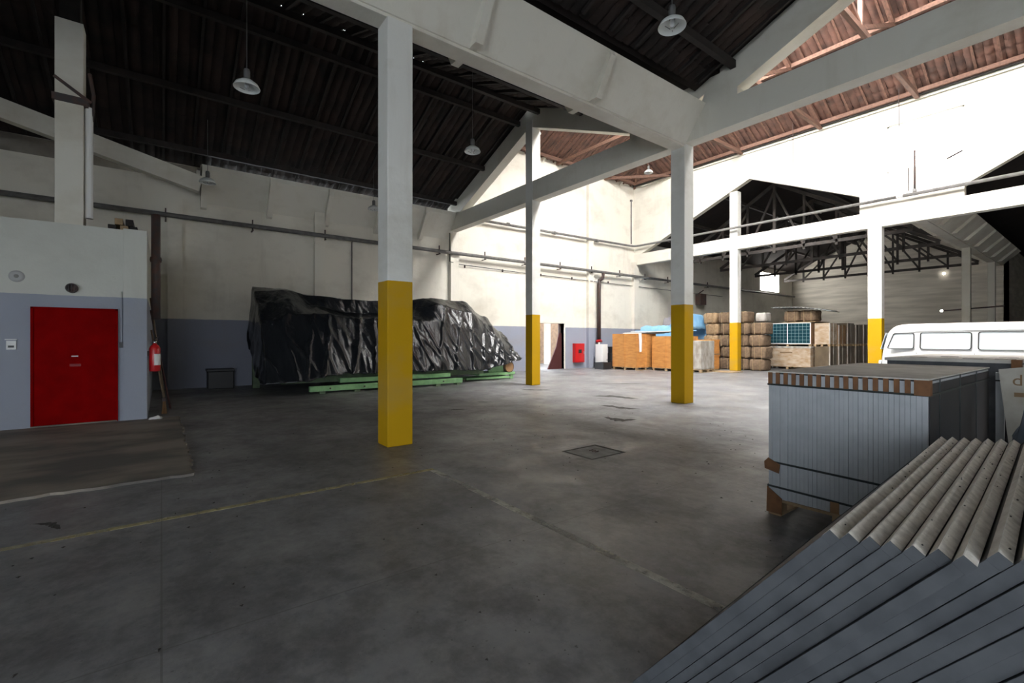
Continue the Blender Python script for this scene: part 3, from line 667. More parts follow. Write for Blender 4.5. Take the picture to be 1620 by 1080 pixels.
lamp(-9.5, 1.22, 6.05, zlow(-9.5, XB), 'round white lamp hanging under the dark roof beside the gutter column')
lamp(-4.3, 6.4, 6.45, zlow(-4.3, -.9), 'round white lamp hanging beyond the ribbed gutter, under the near bay roof')
lamp(-10.4, 6.55, 6.5, zlow(-10.4, XB), 'round lamp under the dark roof close to the gable rafter')
lamp(-16.1, 1.07, 6.1, zlow(-16.1, XB), 'lamp hanging over the foot of the inclined beam')
lamp(-16.6, 6.2, 6.3, zlow(-16.6, XB), 'lamp hanging above the covered machine by the wall gutter')
lamp(-14.3, 12.0, 9.8, ZE + S2 * 1.8, 'round white lamp under the red tiles behind the column of the gable frame')
lamp(-14.0, 18.9, 9.65, ZE + S2 * 4.0, 'round white lamp under the red tiles in the corner of the tall hall')
for y, x in ((Y2 - .6, -8.9), (Y2 - .6, -5.2)):
    o = thing('pendant_wire', 'thin bare wire hanging from the tall hall eave', 'wire', (x, y, ZE - .1), 0, 'bare wires below the tall hall eave'); MB().tube([(0, 0, .42), (.02, 0, -1.5)], .012, 6).build('wire', 'iron', o); MB().tube([(.02, 0, -1.5), (.02, 0, -1.6)], .03, 8).build('lamp_holder', 'white', o)
o = thing('rod_lamp', 'small lit bulb on a horizontal rod fixed to the far post', 'lamp', (-5.4, 34.7, 3.15))
MB().tube([(-.75, 0, 0), (1.6, .2, .15)], .035, 8).build('rod', 'iron', o); MB().lathe([(0, -.07), (.06, -.04), (.07, 0), (.05, .05), (0, .07)], (-.8, 0, 0), 12).build('bulb', 'glow', o, True)
o = thing('bulb_light', 'tiny lit bulb high on the far wall', 'lamp', (-7.9, YF - .12, 6.3)); MB().lathe([(0, -.09), (.08, -.05), (.09, 0), (.06, .06), (0, .09)], n=12).build('bulb', 'glow', o, True); MB().box(-.06, .06, .04, .12, -.06, .06).build('base', 'white', o)

# ================================================================ COVERED MACHINE
mc = thing('covered_machine', 'long green machine bed showing below the black sheeting by the left wall', 'machine', (-15.2, 6.3, 0))
def L(x, y, z): return (x + 15.2, y - 6.3, z)
def lbox(x0, x1, y0, y1, z0, z1): return MB().box(x0 + 15.2, x1 + 15.2, y0 - 6.3, y1 - 6.3, z0, z1)
lbox(-14.05, -13.9, 3.35, 8.35, .06, .22).build('rail', 'green', mc, bevel=.01)
for y in (3.6, 4.6, 6.0, 7.3, 8.1):
    lbox(-14.1, -13.85, y, y + .16, 0, .07).build('foot', 'oldgreen', mc); MB().tube([L(-13.9, y + .3, .14), L(-13.875, y + .3, .14)], .025, 8).build('bolt', 'iron', mc)
lbox(-14.3, -14.12, 4.25, 5.65, .26, .40).build('drawbar', 'green', mc, bevel=.008); lbox(-14.3, -14.12, 5.67, 8.0, .26, .40).build('drawbar', 'green', mc, bevel=.008)
lbox(-16.95, -16.75, 2.32, 2.52, 0, 2.2).build('leg', 'oldgreen', mc, bevel=.01)
lbox(-16.85, -14.75, 2.75, 9.8, .25, 1.1).build('bed', 'oldgreen', mc, bevel=.02); lbox(-16.75, -16.05, 3.0, 9.0, 1.1, 2.7).build('body', 'oldgreen', mc, bevel=.02)
lbox(-15.9, -14.75, 9.6, 11.3, .17, .27).build('roller_table', 'green', mc, bevel=.01); lbox(-15.5, -14.7, 9.0, 11.0, .04, .12).build('skid', 'green', mc)
for x in (-15.45, -14.9): lbox(x, x + .1, 11.1, 11.25, 0, .18).build('leg', 'green', mc)
MB().tube([L(-15.85, 11.0, .47), L(-14.72, 11.0, .47)], .20, 20).build('roller', 'card', mc); MB().tube([L(-14.86, 11.02, .47), L(-14.78, 11.02, .47)], .245, 20).build('gear', 'iron', mc)
lbox(-14.95, -14.85, 10.1, 10.8, .27, .52).build('bearing_plate', 'green', mc, bevel=.01)
KEY = [
 (2.20, [(-17.1, 1.5), (-17.05, 1.75), (-16.85, 1.85), (-16.45, 1.5), (-16.1, .9), (-15.4, .45), (-14.6, .35), (-14.05, .32)]),
 (2.28, [(-17.15, 1.2), (-17.05, 2.4), (-16.65, 3.22), (-16.2, 3.05), (-15.7, 2.6), (-15.0, 2.0), (-14.45, 1.15), (-14.0, .34)]),
 (3.10, [(-17.2, .7), (-17.1, 2.75), (-16.65, 3.22), (-16.05, 3.1), (-15.6, 2.8), (-15.0, 2.3), (-14.4, 1.3), (-13.85, .36)]),
 (3.90, [(-17.2, .7), (-17.1, 2.8), (-16.7, 3.06), (-16.1, 3.0), (-15.85, 2.65), (-15.0, 2.35), (-14.4, 1.4), (-13.85, .52)]),
 (5.00, [(-17.2, .7), (-17.1, 2.8), (-16.7, 2.98), (-16.1, 2.93), (-15.95, 2.45), (-15.1, 2.25), (-14.4, 1.35), (-13.95, .52)]),
 (6.80, [(-17.2, .7), (-17.1, 2.8), (-16.7, 2.98), (-16.1, 2.93), (-15.85, 2.45), (-15.1, 2.25), (-14.5, 1.35), (-14.05, .5)]),
 (8.20, [(-17.2, .7), (-17.1, 2.9), (-16.5, 3.1), (-15.8, 3.1), (-15.3, 2.85), (-14.9, 2.2), (-14.55, 1.35), (-14.1, .48)]),
 (9.50, [(-17.2, .7), (-17.0, 2.9), (-16.6, 3.08), (-15.8, 3.05), (-15.3, 2.6), (-14.95, 1.95), (-14.65, 1.2), (-14.35, .42)]),
 (10.5, [(-17.1, .7), (-17.0, 2.4), (-16.6, 2.55), (-15.9, 2.5), (-15.4, 2.1), (-15.0, 1.6), (-14.75, 1.0), (-14.55, .55)]),
 (11.4, [(-17.0, .8), (-16.9, 1.8), (-16.5, 1.95), (-15.9, 1.9), (-15.5, 1.65), (-15.2, 1.3), (-14.95, 1.0), (-14.75, .72)]),
 (11.75, [(-16.9, .8), (-16.8, 1.1), (-16.5, 1.3), (-16.0, 1.3), (-15.6, 1.2), (-15.3, 1.05), (-15.1, .9), (-14.95, .8)])]
def tarp_grid(ny, nv):
    m = MB(); ys = [KEY[0][0] + (KEY[-1][0] - KEY[0][0]) * i / ny for i in range(ny + 1)]
    ys = sorted(ys + [2.22, 2.24, 2.26, 2.3, 2.34]); ny = len(ys) - 1
    for y in ys:
        k = max(i for i in range(len(KEY) - 1) if KEY[i][0] <= y + 1e-9); a, b = KEY[k], KEY[k + 1]; t = min(1, (y - a[0]) / (b[0] - a[0])); ts = t * t * (3 - 2 * t) if k > 0 else t
        pr = [(p[0] + (q[0] - p[0]) * ts, p[1] + (q[1] - p[1]) * ts) for p, q in zip(a[1], b[1])]
        for j in range(nv + 1):
            s = j / nv * 7; i = min(6, int(s)); u = s - i; u2 = u * .55 + .45 * u * u * (3 - 2 * u)
            x = pr[i][0] + (pr[i + 1][0] - pr[i][0]) * u2; z = pr[i][1] + (pr[i + 1][1] - pr[i][1]) * u2
            hang = max(0, (s - 3.2) / 3.8)
            def rdg(q, w): return max(0, 1 - abs(q) * w) ** 1.5
            f = noise.noise((y * 1.7 + x * .6, s * .35, 1.3)) * .07 + noise.noise((y * 8, s * 1.4, 4)) * .018
            f += (rdg(noise.noise((y * 1.5 + s * .40, s * .22, 7.7)), 6) * .09 + rdg(noise.noise((y * 2.1 - s * .8, s * .3, 11)), 6) * .05 + rdg(noise.noise((y * 6 + s * .9, s * .35, 17)), 5) * .012) * (.25 + hang)
            m.v.append((x + f * (.35 + .9 * hang), y + .05 * noise.noise((x * 3, z * 3, 2)), z + f * .45 * (1 - hang) + (.09 * noise.noise((y * 3.1, 0, 5)) if j == nv else 0)))
    m.f = [(i * (nv + 1) + j, (i + 1) * (nv + 1) + j, (i + 1) * (nv + 1) + j + 1, i * (nv + 1) + j + 1) for i in range(ny) for j in range(nv)]
    return m
tp = tarp_grid(260, 110).build('tarpaulin', 'tarp', smooth=True, solid=.006)
tag(tp, 'glossy black plastic sheeting draped in folds over the green machine', 'tarpaulin')

# ================================================================ DOORWAY IN THE LEFT WALL AND WHAT SHOWS BESIDE IT
dr = struct(MB().box(XW - .25, XW + .03, 15.02, 15.1, 0, 2.46).box(XW - .25, XW + .03, 17.05, 17.13, 0, 2.46).box(XW - .25, XW + .03, 15.02, 17.13, 2.4, 2.48).build('door_2', 'conc'))
lane = MB().box(-23.2, -23.0, 10, 26, 0, 4.2)
lw = struct(lane.build('wall_lane', 'brick'))
for r_ in range(14):
    for k in range(18):
        if (r_ * 7 + k * 3) % 5 == 0: continue
        MBb = MB().box(-23.0, -22.97, 14 + k * .32 + (r_ % 2) * .16, 14.29 + k * .32 + (r_ % 2) * .16, r_ * .2 + .02, r_ * .2 + .18); MBb.build('brick', 'brick', lw)
struct(MB().box(-21.2, -20.9, 15.4, 15.8, 0, 3.2).box(-22.2, -21.9, 19.3, 19.6, 0, 3.2).box(-22.2, -20.9, 15.4, 24, 3.2, 3.35).build('wall_lane_porch', 'conc'))
tag(MB().prism([(16.0, 0), (16.98, 0), (16.98, 1.9), (16.80, 1.9), (16.62, 1.2)], 'x', XW - .16, XW - .10).build('door_leaf', 'oxblood'), 'broken oxblood door leaf leaning in the wall opening', 'door leaf')
tag(MB().box(XW - .24, XW - .16, 16.86, 16.98, 0, 2.4).build('door_post', 'iron'), 'dark rusty post standing in the wall opening', 'post')
h = thing('hose_cabinet', 'bright red fire hose cabinet on the wall beside the opening', 'cabinet', (XW, 18.05, .32))
MB().box(0, .2, -.36, .36, 0, 1.02).build('body', 'ext', h, bevel=.01); hd = MB().box(.2, .215, -.32, .32, .04, .98).build('door', 'ext', h); MB().box(.215, .22, -.12, .12, .5, .7).build('window', 'black', hd); MB().box(.215, .24, .25, .28, .45, .6).build('handle', 'chrome', hd)
c = thing('steel_locker', 'small white locker below the drop pipe', 'locker', (XW + .75, 19.15, 0))
MB().box(-.25, .25, -.22, .22, .02, 1.3).build('body', 'white', c, bevel=.01); cdr = MB().box(.25, .262, -.2, .2, .05, .66).build('door', 'white', c); MB().box(.25, .262, -.2, .2, .68, 1.27).build('door', 'white', c); MB().box(.262, .28, .12, .15, .4, .5).build('handle', 'chrome', cdr)
def bin_(x, y, z, sx, sy, h, label, mat='black'):
    o = thing('plastic_crate', label, 'crate', (x, y, z)); m = MB().box(-sx, sx, -sy, sy, 0, .04)
    for a in (-1, 1): m.box(a * sx - .02, a * sx + .02, -sy, sy, 0, h).box(-sx, sx, a * sy - .02, a * sy + .02, 0, h)
    m.build('shell', mat, o); MB().box(-sx - .03, sx + .03, -sy - .03, -sy + .01, h - .05, h).box(-sx - .03, sx + .03, sy - .01, sy + .03, h - .05, h).box(-sx - .03, -sx + .01, -sy, sy, h - .05, h).box(sx - .01, sx + .03, -sy, sy, h - .05, h).build('rim', mat, o)
bin_(-16.65, 18.6, 0, .3, .3, .35, 'low black plastic crate on the floor before the white locker')
bin_(-16.95, 19.75, 0, .32, .32, .42, 'black plastic crate at the bottom of the pile left of the plywood crates')
bin_(-16.95, 19.78, .42, .3, .3, .4, 'black plastic crate stacked second in the pile left of the plywood crates')
bin_(-16.98, 19.9, .82, .24, .22, .34, 'small black plastic crate on top of the pile left of the plywood crates')

# ================================================================ PLYWOOD CRATES
def pallet(par, sx, sy, mat='wood', n=6, h=.14, z=0):
    for k in range(n):
        y = -sy + (2 * sy - .1) * k / (n - 1); MB().box(-sx, sx, y, y + .1, z + h - .022, z + h).build('deck_board', mat, par)
    for x in (-sx, -.05, sx - .1):
        MB().box(x, x + .1, -sy, sy, z, z + .022).build('bottom_board', mat, par)
        for y in (-sy, -.06, sy - .12): MB().box(x, x + .1, y, y + .12, z + .022, z + h - .022).build('block', mat, par)
def crate(x0, x1, y0, y1, h, label, rows=7):
    o = thing('plywood_crate', label, 'crate', ((x0 + x1) / 2, (y0 + y1) / 2, 0)); sx, sy = (x1 - x0) / 2, (y1 - y0) / 2
    pallet(o, sx, sy); MB().box(-sx + .02, sx - .02, -sy + .02, sy - .02, .14, h - .02).build('core', 'ply', o)
    dz = (h - .16) / rows
    for r_ in range(rows):
        z = .14 + r_ * dz
        for a, b in ((-sx, -.004), (.004, sx)):
            MB().box(a, b, -sy, -sy + .02, z + .004, z + dz - .004).build('board', 'ply', o)
        for a, b in ((-sy + .02, -.004), (.004, sy)):
            MB().box(sx - .02, sx, a, b, z + .004, z + dz - .004).build('board', 'ply', o)
    for (ax, ay) in ((-sx, -sy), (sx, -sy), (sx, sy), (0, -sy), (sx, 0)):
        MB().box(ax - .04, ax + .04, ay - .015, ay + .015, .14, h).box(ax - .012, ax + .012, ay - .04, ay + .04, .14, h).build('corner_batten', 'ply', o)
    MB().box(-sx, sx, -sy, sy, h - .02, h).build('lid', 'ply', o)
    return o
crate(-16.3, -14.78, 19.0, 20.5, 1.85, 'orange plywood crate with a hanging strip of white film, next to the black crates')
crate(-14.45, -12.95, 19.85, 21.4, 1.72, 'orange plywood crate half hidden by the column holding the gutter junction', 7)
t = thing('panel_sheet_stack', 'white flat sheets lying across the tops of the plywood crates', 'sheets', (-14.9, 20.55, 1.86))
MB().box(-1.25, -.1, -.95, 1.1, 0, .04).build('sheet', 'white', t); MB().box(-1.2, .2, -.9, 1.1, .04, .08).build('sheet', 'alu', t); MB().box(-1.1, 1.6, -.5, 1.1, .08, .13).build('sheet', 'backsheet', t); MB().box(-.9, 1.8, -.4, 1.05, .13, .17).build('sheet', 'blue', t)
t = thing('film_strip', 'strip of white film hanging down the corner of the plywood crate', 'film', (-14.74, 19.1, 1.9))
MB().add([(-.1, .0, .0), (-.1, .22, 0), (0, .0, .0), (0, .22, 0), (.02, .02, -.4), (.03, .22, -.4), (.02, .05, -.98), (.03, .2, -.95)], [(0, 1, 3, 2), (2, 3, 5, 4), (4, 5, 7, 6)]).build('film', 'white', t, solid=.006)
t = thing('wrapped_pallet', 'pale pallet load wrapped in crinkled clear film beside the plywood crates', 'pallet load', (-12.35, 20.6, 0)); pallet(t, .45, .6); MB().box(-.44, .44, -.58, .58, .14, 1.5).build('load', 'wrap', t, bevel=.03)
for k in range(4): MB().box(-.45, .45, -.59, .59, .2 + .33 * k, .205 + .33 * k + .02).build('film_band', 'wrap', t)
for z, lb in ((.0, 'lower orange box standing before the burlap bales'), (.78, 'upper orange box standing before the burlap bales')):
    t = thing('plywood_box', lb, 'box', (-12.95, 22.35, z)); MB().box(-.42, .42, -.4, .4, .06, .76).build('body', 'ply', t, bevel=.01); MB().box(-.44, .44, -.42, .42, .70, .77).build('lid', 'ply', t)
    for x in (-.4, .3): MB().box(x, x + .1, -.4, .4, 0, .06).build('runner', 'wood', t)
tag(MB().box(-.9, .9, -.5, .5, 0, .03).build('loose_board', 'wood', loc=(-11.9, 21.6, 0)), 'flat brown board lying on the floor by the orange boxes', 'board')

# ================================================================ BURLAP BALES
def bale_mesh(seed, mat):
    m = MB(); nu, nv = 20, 12; q = .32
    def sp(c, e): return math.copysign(abs(c) ** e, c)
    for i in range(nv + 1):
        ph = math.pi * (i / nv - .5)
        for k in range(nu):
            th = 2 * math.pi * k / nu; c, s = math.cos(th), math.sin(th)
            x = sp(math.cos(ph), q) * sp(c, q); y = sp(math.cos(ph), q) * sp(s, q); z = sp(math.sin(ph), q)
            d = 1 + .09 * noise.noise((x * 2 + seed, y * 2, z * 2)) + .05 * noise.noise((x * 5, y * 5 + seed, z * 5)); st = 1 - .04 * (math.cos(x * 9) > .8)
            m.v.append((x * .378 * d, y * .44 * d * st, z * .295 * d * st + .30))
    for i in range(nv):
        for k in range(nu): m.f.append((i * nu + k, i * nu + (k + 1) % nu, (i + 1) * nu + (k + 1) % nu, (i + 1) * nu + k))
    o = m.build('burlap_bale', mat, smooth=True); me = o.data; bpy.data.objects.remove(o); return me
BM = [bale_mesh(1, 'burlap'), bale_mesh(5, 'burlap'), bale_mesh(9, 'burlap_lit'), bale_mesh(14, 'burlap_lit')]
def bale(x, y, z, k, label, group):
    o = thing('burlap_bale', label, 'bale', (x, y, z), R.uniform(-.05, .05), group)
    b = bpy.data.objects.new('sacking', BM[k]); COL.objects.link(b); b.parent = o
    for s in (-.17, .17): MB().prism([(-.445, .01), (.445, .01), (.445, .59), (-.445, .59)], 'x', s - .008, s + .008).build('cord', 'wood', o)
for r_ in range(5):
    for c in range(4):
        lit = c == 0  # end column gets the paler burlap, painted as lit
        if r_ == 4 and c == 3: continue
        bale(-13.55 + .80 * c + (.1 if r_ % 2 else 0) + (.08 if c else 0), 24.0 + R.uniform(-.08, .08), r_ * .60, 2 + (r_ % 2) if lit else r_ % 2,
             'burlap bale coloured paler as if lit in the end column of the stack under the blue tarpaulin edge' if lit else 'brown burlap bale in the tall stack behind the yellow-based column',
             'end bales coloured as lit' if lit else 'brown stacked bales')
for k, x in enumerate((-10.7, -9.9)):
    bale(x, 27.0, 2.485, k, 'burlap bale lying on the boxes under the corrugated sheet', 'bales under the corrugated sheet')
# grey covered heap and blue tarpaulin
def heap(x0, x1, y0, y1, f, mat, name, label, cat, nx=40, ny=30):
    m = MB()
    for i in range(nx + 1):
        for j in range(ny + 1):
            u, v_ = i / nx, j / ny; x = x0 + (x1 - x0) * u; y = y0 + (y1 - y0) * v_
            dx, dy, z = f(u, v_); z += .10 * noise.noise((x * 2.2, y * 2.2, 3)) + .04 * noise.noise((x * 6, y * 6, 8))
            m.v.append((x + dx, y + dy, max(.02, z)))
    m.f = [(i * (ny + 1) + j, (i + 1) * (ny + 1) + j, (i + 1) * (ny + 1) + j + 1, i * (ny + 1) + j + 1) for i in range(nx) for j in range(ny)]
    return tag(m.build(name, mat, smooth=True, solid=.01), label, cat)
def ss(t): t = max(0, min(1, t)); return t * t * (3 - 2 * t)
heap(-17.6, -14.3, 24.4, 26.5, lambda u, v_: (0, 0, 2.95 * ss(min(u, 1 - u) * 7) * ss(min(v_, 1 - v_) * 7)), 'greytarp', 'covered_heap', 'grey cloth-covered heap rising behind the blue tarpaulin', 'heap')
heap(-16.9, -13.98, 21.75, 24.2, lambda u, v_: (.0, 0, (2.3 + .65 * ss((u - .6) / .3)) * ss(v_ * 6 + .1) * ss((1 - v_) * 8 + .3) - .9 * ss((u - .93) * 12)), 'blue', 'blue_tarpaulin', 'light blue tarpaulin sloping up over the goods towards the end bales', 'tarpaulin', 60, 40)
# ================================================================ SOLAR PALLET AND BOXES IN THE FAR HALL
t = thing('wrapped_carton', 'wide cardboard carton in clear wrap on a pallet below the solar module', 'carton', (-10.75, 26.8, 0)); pallet(t, 1.12, .55)
MB().box(-1.1, 1.1, -.54, .54, .14, 1.18).build('carton', 'wrapcard', t, bevel=.02); MB().box(-1.12, 1.12, -.56, .56, 1.10, 1.2).build('wrap_cap', 'wrap', t, bevel=.02)
MB().box(-.35, .25, -.545, -.541, .84, .90).build('printed_mark', 'inkbrown', t)
t = thing('solar_module_pallet', 'dark green solar modules with a white frame on the wrapped carton', 'solar panel', (-10.75, 26.8, 1.2)); pallet(t, 1.1, .5, h=.12)
MB().box(-1.08, 1.08, -.46, .5, .13, 1.2).build('module_pack', 'card', t)
m = MB().box(-1.1, 1.1, -.52, -.47, .12, .155).box(-1.1, 1.1, -.52, -.47, 1.185, 1.22).box(-1.1, -1.065, -.52, -.47, .155, 1.185).box(1.065, 1.1, -.52, -.47, .155, 1.185).box(-.012, .012, -.52, -.47, .155, 1.185); m.build('frame', 'white', t)
for x0, x1 in ((-1.065, -.012), (.012, 1.065)):
    o = MB().add([(x0, -.505, .155), (x1, -.505, .155), (x1, -.505, 1.185), (x0, -.505, 1.185)], [(0, 1, 2, 3)]).build('cell_glass', 'solar', t)
    uv = o.data.uv_layers.new()
    for lp in o.data.loops: c = o.data.vertices[lp.vertex_index].co; uv.data[lp.index].uv = ((c.x - x0) / (x1 - x0) * .5, (c.z - .155) / 1.03)
def carton(x, y, z, sx, sy, h, mat, label, group):
    o = thing('pallet_carton', label, 'carton', (x, y, z), 0, group); pallet(o, sx, sy, n=5, h=.12)
    MB().box(-sx + .02, sx - .02, -sy + .02, sy - .02, .12, h).build('carton', mat, o, bevel=.015); MB().box(-sx + .01, sx - .01, -.03, .03, .12, h + .006).build('tape', 'wrap', o)
    MB().box(sx - .05, sx, -sy, -sy + .05, .12, h).build('corner_film', 'wrap', o)
for k in range(7):
    y = 27.05 + 1.06 * k; x = -9.24 + .05 * k
    carton(x, y, 0, .36, .5, 1.2, 'wrapdark', 'brown wrapped carton in the lower tier right of the solar module', 'lower tier cartons in the far hall')
    carton(x, y, 1.2, .36, .5, (1.18, 1.1, 1.22, 1.15)[k % 4], ('wrapcard', 'card', 'wrapdark')[min(k, 2)],
           ('pale brown carton on the upper tier right beside the solar module', 'plain orange-brown carton on the upper tier behind the pale one', 'brown wrapped carton further along the upper tier towards the far wall')[min(k, 2)], 'upper tier cartons in the far hall')
t = thing('carton_under_sheet', 'plain carton stack supporting the corrugated sheet behind the solar module', 'carton', (-10.8, 28.1, 0)); MB().box(-1.0, 1.0, -.5, .5, 0, 2.44).build('carton', 'wrapdark', t, bevel=.02); MB().box(-1.0, 1.0, -.03, .03, 2.44, 2.446).build('tape', 'wrap', t)
for x in (-10.7, -9.9): MB().box(x - .38 + 10.8, x + .38 + 10.8, -1.55, .3, 2.45, 2.48).build('shelf_board', 'wood', t)
m = MB(); nx = 60
for i in range(nx + 1):
    u = i / nx
    for j in (0, 1): m.v.append((-1.35 + 2.7 * u, -.75 + 1.5 * j, .30 + .10 * math.sin(u * math.pi) - .28 * u + .03 * math.sin(u * 2 * math.pi * 15)))
m.f = [(2 * i, 2 * i + 2, 2 * i + 3, 2 * i + 1) for i in range(nx)]
o = m.build('corrugated_sheet', 'sheet', smooth=True, solid=.01, loc=(-10.2, 27.0, 2.96)); tag(o, 'bent corrugated roofing sheet lying over the bales above the solar module', 'sheet')
t = thing('film_bundle', 'clump of clear plastic film on top of the bale stack', 'film', (-11.2, 24.6, 2.45))
o = bpy.data.objects.new('film', BM[0].copy()); o.data.materials[0] = M['wrap']; COL.objects.link(o); o.parent = t; o.scale = (.7, .8, .8)
t = thing('bracket_box', 'dark box bracket hanging on the left wall above the bales', 'bracket', (XW + .25, 29.8, 4.35)); MB().box(-.2, .2, -.35, .35, -.4, .35).build('box', 'iron', t); MB().bar((-.25, 0, .35), (.2, 0, .6), .05, .05).build('arm', 'iron', t)

# ================================================================ WHITE VAN
van = thing('minibus', 'white panel-sided minibus parked behind the strapped grey pallets', 'van', (-2.1, 17.36, 0))
LEV = [(.32, 2.12, .78), (.42, 2.20, .84), (.7, 2.23, .86), (1.0, 2.22, .86), (1.16, 2.20, .855), (1.3, 2.185, .835), (1.55, 2.14, .80), (1.72, 2.09, .775), (1.82, 2.04, .75), (1.90, 1.97, .70), (1.95, 1.90, .63), (1.985, 1.78, .50), (2.0, 1.6, .3)]
m = MB(); NS = 44
for z, hx, hy in LEV:
    for k in range(NS):
        a = 2 * math.pi * k / NS; c, s = math.cos(a), math.sin(a); e = .30
        m.v.append((math.copysign(abs(c) ** e, c) * hx, math.copysign(abs(s) ** e, s) * hy, z))
for i in range(len(LEV) - 1):
    for k in range(NS): m.f.append((i * NS + k, i * NS + (k + 1) % NS, (i + 1) * NS + (k + 1) % NS, (i + 1) * NS + k))
m.f.append(tuple(range(NS))); m.f.append(tuple(range((len(LEV) - 1) * NS, len(LEV) * NS)))
m.build('body', 'vanwhite', van, True)
def hw(z):
    for (a, _, p), (b, _, q) in zip(LEV, LEV[1:]):
        if a <= z <= b: return p + (q - p) * (z - a) / (b - a)
def rounded(pts, r, n=5):
    out = []; N = len(pts)
    for i in range(N):
        p = Vector(pts[i]); a = (Vector(pts[i - 1]) - p).normalized(); b = (Vector(pts[(i + 1) % N]) - p).normalized()
        s, e = p + a * r, p + b * r
        for k in range(n + 1):
            t = k / n; out.append((1 - t) ** 2 * s + 2 * t * (1 - t) * p + t * t * e)
    return out
def vwin(pts, side):
    o_ = rounded(pts, .06); c = sum((Vector(p) for p in pts), Vector((0, 0))) / len(pts)
    inn = [p + (c - p).normalized() * .022 for p in o_]; n = len(o_)
    P = lambda p, d: (p.x, side * (hw(p.y) + d), p.y)
    m = MB(); m.v = [P(p, .006) for p in o_] + [P(p, .022) for p in o_] + [P(p, .022) for p in inn] + [P(p, .006) for p in inn]
    m.f = [(a * n + i, a * n + (i + 1) % n, (a + 1) * n + (i + 1) % n, (a + 1) * n + i) for a in range(3) for i in range(n)]
    fr = m.build('window_gasket', 'rubber', van)
    m = MB(); m.v = [P(p, .010) for p in inn]; m.f = [tuple(range(n))]; m.build('window_pane', 'glassv', fr)
for sd in (-1, 1):
    vwin([(-2.02, 1.29), (-1.42, 1.29), (-1.42, 1.735), (-1.88, 1.735)], sd)
    vwin([(-1.30, 1.29), (-.28, 1.29), (-.28, 1.745), (-1.30, 1.745)], sd)
    vwin([(-.17, 1.29), (.83, 1.29), (.83, 1.75), (-.17, 1.75)], sd)
    vwin([(.95, 1.29), (1.98, 1.29), (1.84, 1.745), (.95, 1.745)], sd)
    MB().bar((-1.95, sd * .77, 1.80), (1.95, sd * .77, 1.80), .02, .012).build('drip_rail', 'vanwhite', van)
    MB().bar((-2.1, sd * .866, 1.14), (2.1, sd * .866, 1.14), .012, .02).build('waist_trim', 'vanwhite', van)
    for x in (-1.36, -.225): MB().bar((x, sd * .866, .45), (x, sd * .866, 1.2), .008, .008).build('door_seam', 'rubber', van)
    MB().bar((-1.5, sd * .875, 1.06), (-1.36, sd * .885, 1.06), .02, .03).build('door_handle', 'chrome', van)
    for x in (-1.45, 1.0):
        wv = MB().tube([(x, sd * .62, .32), (x, sd * .84, .32)], .32, 24).build('wheel', 'rubber', van); MB().tube([(x, sd * .84, .32), (x, sd * .87, .32)], .17, 18).build('hub_cap', 'chrome', wv)
for s in (-1, 1):
    MB().box(s * 2.24 - .06, s * 2.24 + .06, -.8, .8, .36, .5).build('bumper', 'white', van, bevel=.03)
    m = MB(); m.add([(s * 2.215, -.62, 1.27), (s * 2.215, .62, 1.27), (s * 2.10, .58, 1.74), (s * 2.10, -.58, 1.74)], [(0, 1, 2, 3)]).build('windscreen', 'glassv', van, solid=.01)
    for y in (-.58, .58): MB().tube([(s * 2.20, y, .85), (s * 2.25, y, .85)], .1, 16).build('headlamp' if s < 0 else 'tail_lamp', 'bulb' if s < 0 else 'ext', van)

# ================================================================ STRAPPED PALLETS OF PANELS (right)
PX0, PX1, PY0, PY1, PZ = -1.925, -.845, 4.33, 6.72, 1.26
pl = thing('panel_pallet', 'strapped pallet of grey panels on edge with a striped brown cardboard rim', 'panel pallet', ((PX0 + PX1) / 2, (PY0 + PY1) / 2, 0))
hx = (PX1 - PX0) / 2; hy = (PY1 - PY0) / 2
pallet(pl, hx, hy, n=7, h=.145); NP = 34; pw = 2 * hx / NP
m = MB().box(0, pw * .955, -hy, hy, .15, PZ - .012); proto = m.build('panel', 'alu', pl, bevel=.0012); proto.location = (-hx, 0, 0)
for k in range(1, NP): 
    c = share(proto, pl, (-hx + k * pw, R.uniform(-.003, .003), 0))
MB().box(-hx + .004, hx - .004, -hy + .006, hy - .006, .16, PZ - .02).build('panel_core', 'solardark', pl)
MB().box(hx - .002, hx + .006, -hy + .02, hy - .02, .17, PZ - .03).build('panel_glass', 'solardark', pl)
for k in range(NP // 2 + 1):
    x = -hx + min(2 * k * pw, 2 * hx - pw); MB().box(x, x + pw * .98, -hy - .012, -hy + .0, PZ - .10, PZ + .0).build('edge_spacer', 'brown', pl)
MB().box(hx - .075, hx + .014, -hy - .013, -hy + .05, PZ - .11, PZ).build('edge_spacer', 'brown', pl)
MB().box(-hx - .005, hx + .008, -hy - .008, hy, PZ, PZ + .010).build('top_card', 'topcard', pl)
for z, tl in ((PZ - .115, 0), (.46, -.02), (.245, -.02)):
    MB().add([(-hx - .006, -hy - .008, z), (hx + .012, -hy - .008, z + tl), (hx + .012, -hy - .008, z + tl + .016), (-hx - .006, -hy - .008, z + .016), (-hx - .006, -hy - .002, z), (hx + .012, -hy - .002, z + tl), (hx + .012, -hy - .002, z + tl + .016), (-hx - .006, -hy - .002, z + .016)],
             [(0, 1, 2, 3), (4, 5, 6, 7), (0, 1, 5, 4), (3, 2, 6, 7)]).box(hx + .006, hx + .012, -hy, hy, z + tl, z + tl + .016).box(-hx - .012, -hx - .006, -hy, hy, z, z + .016).build('strap', 'strap', pl)
for y in (-.9, -.2, .5): MB().box(hx + .006, hx + .011, y, y + .016, .16, PZ).build('strap', 'strap', pl)
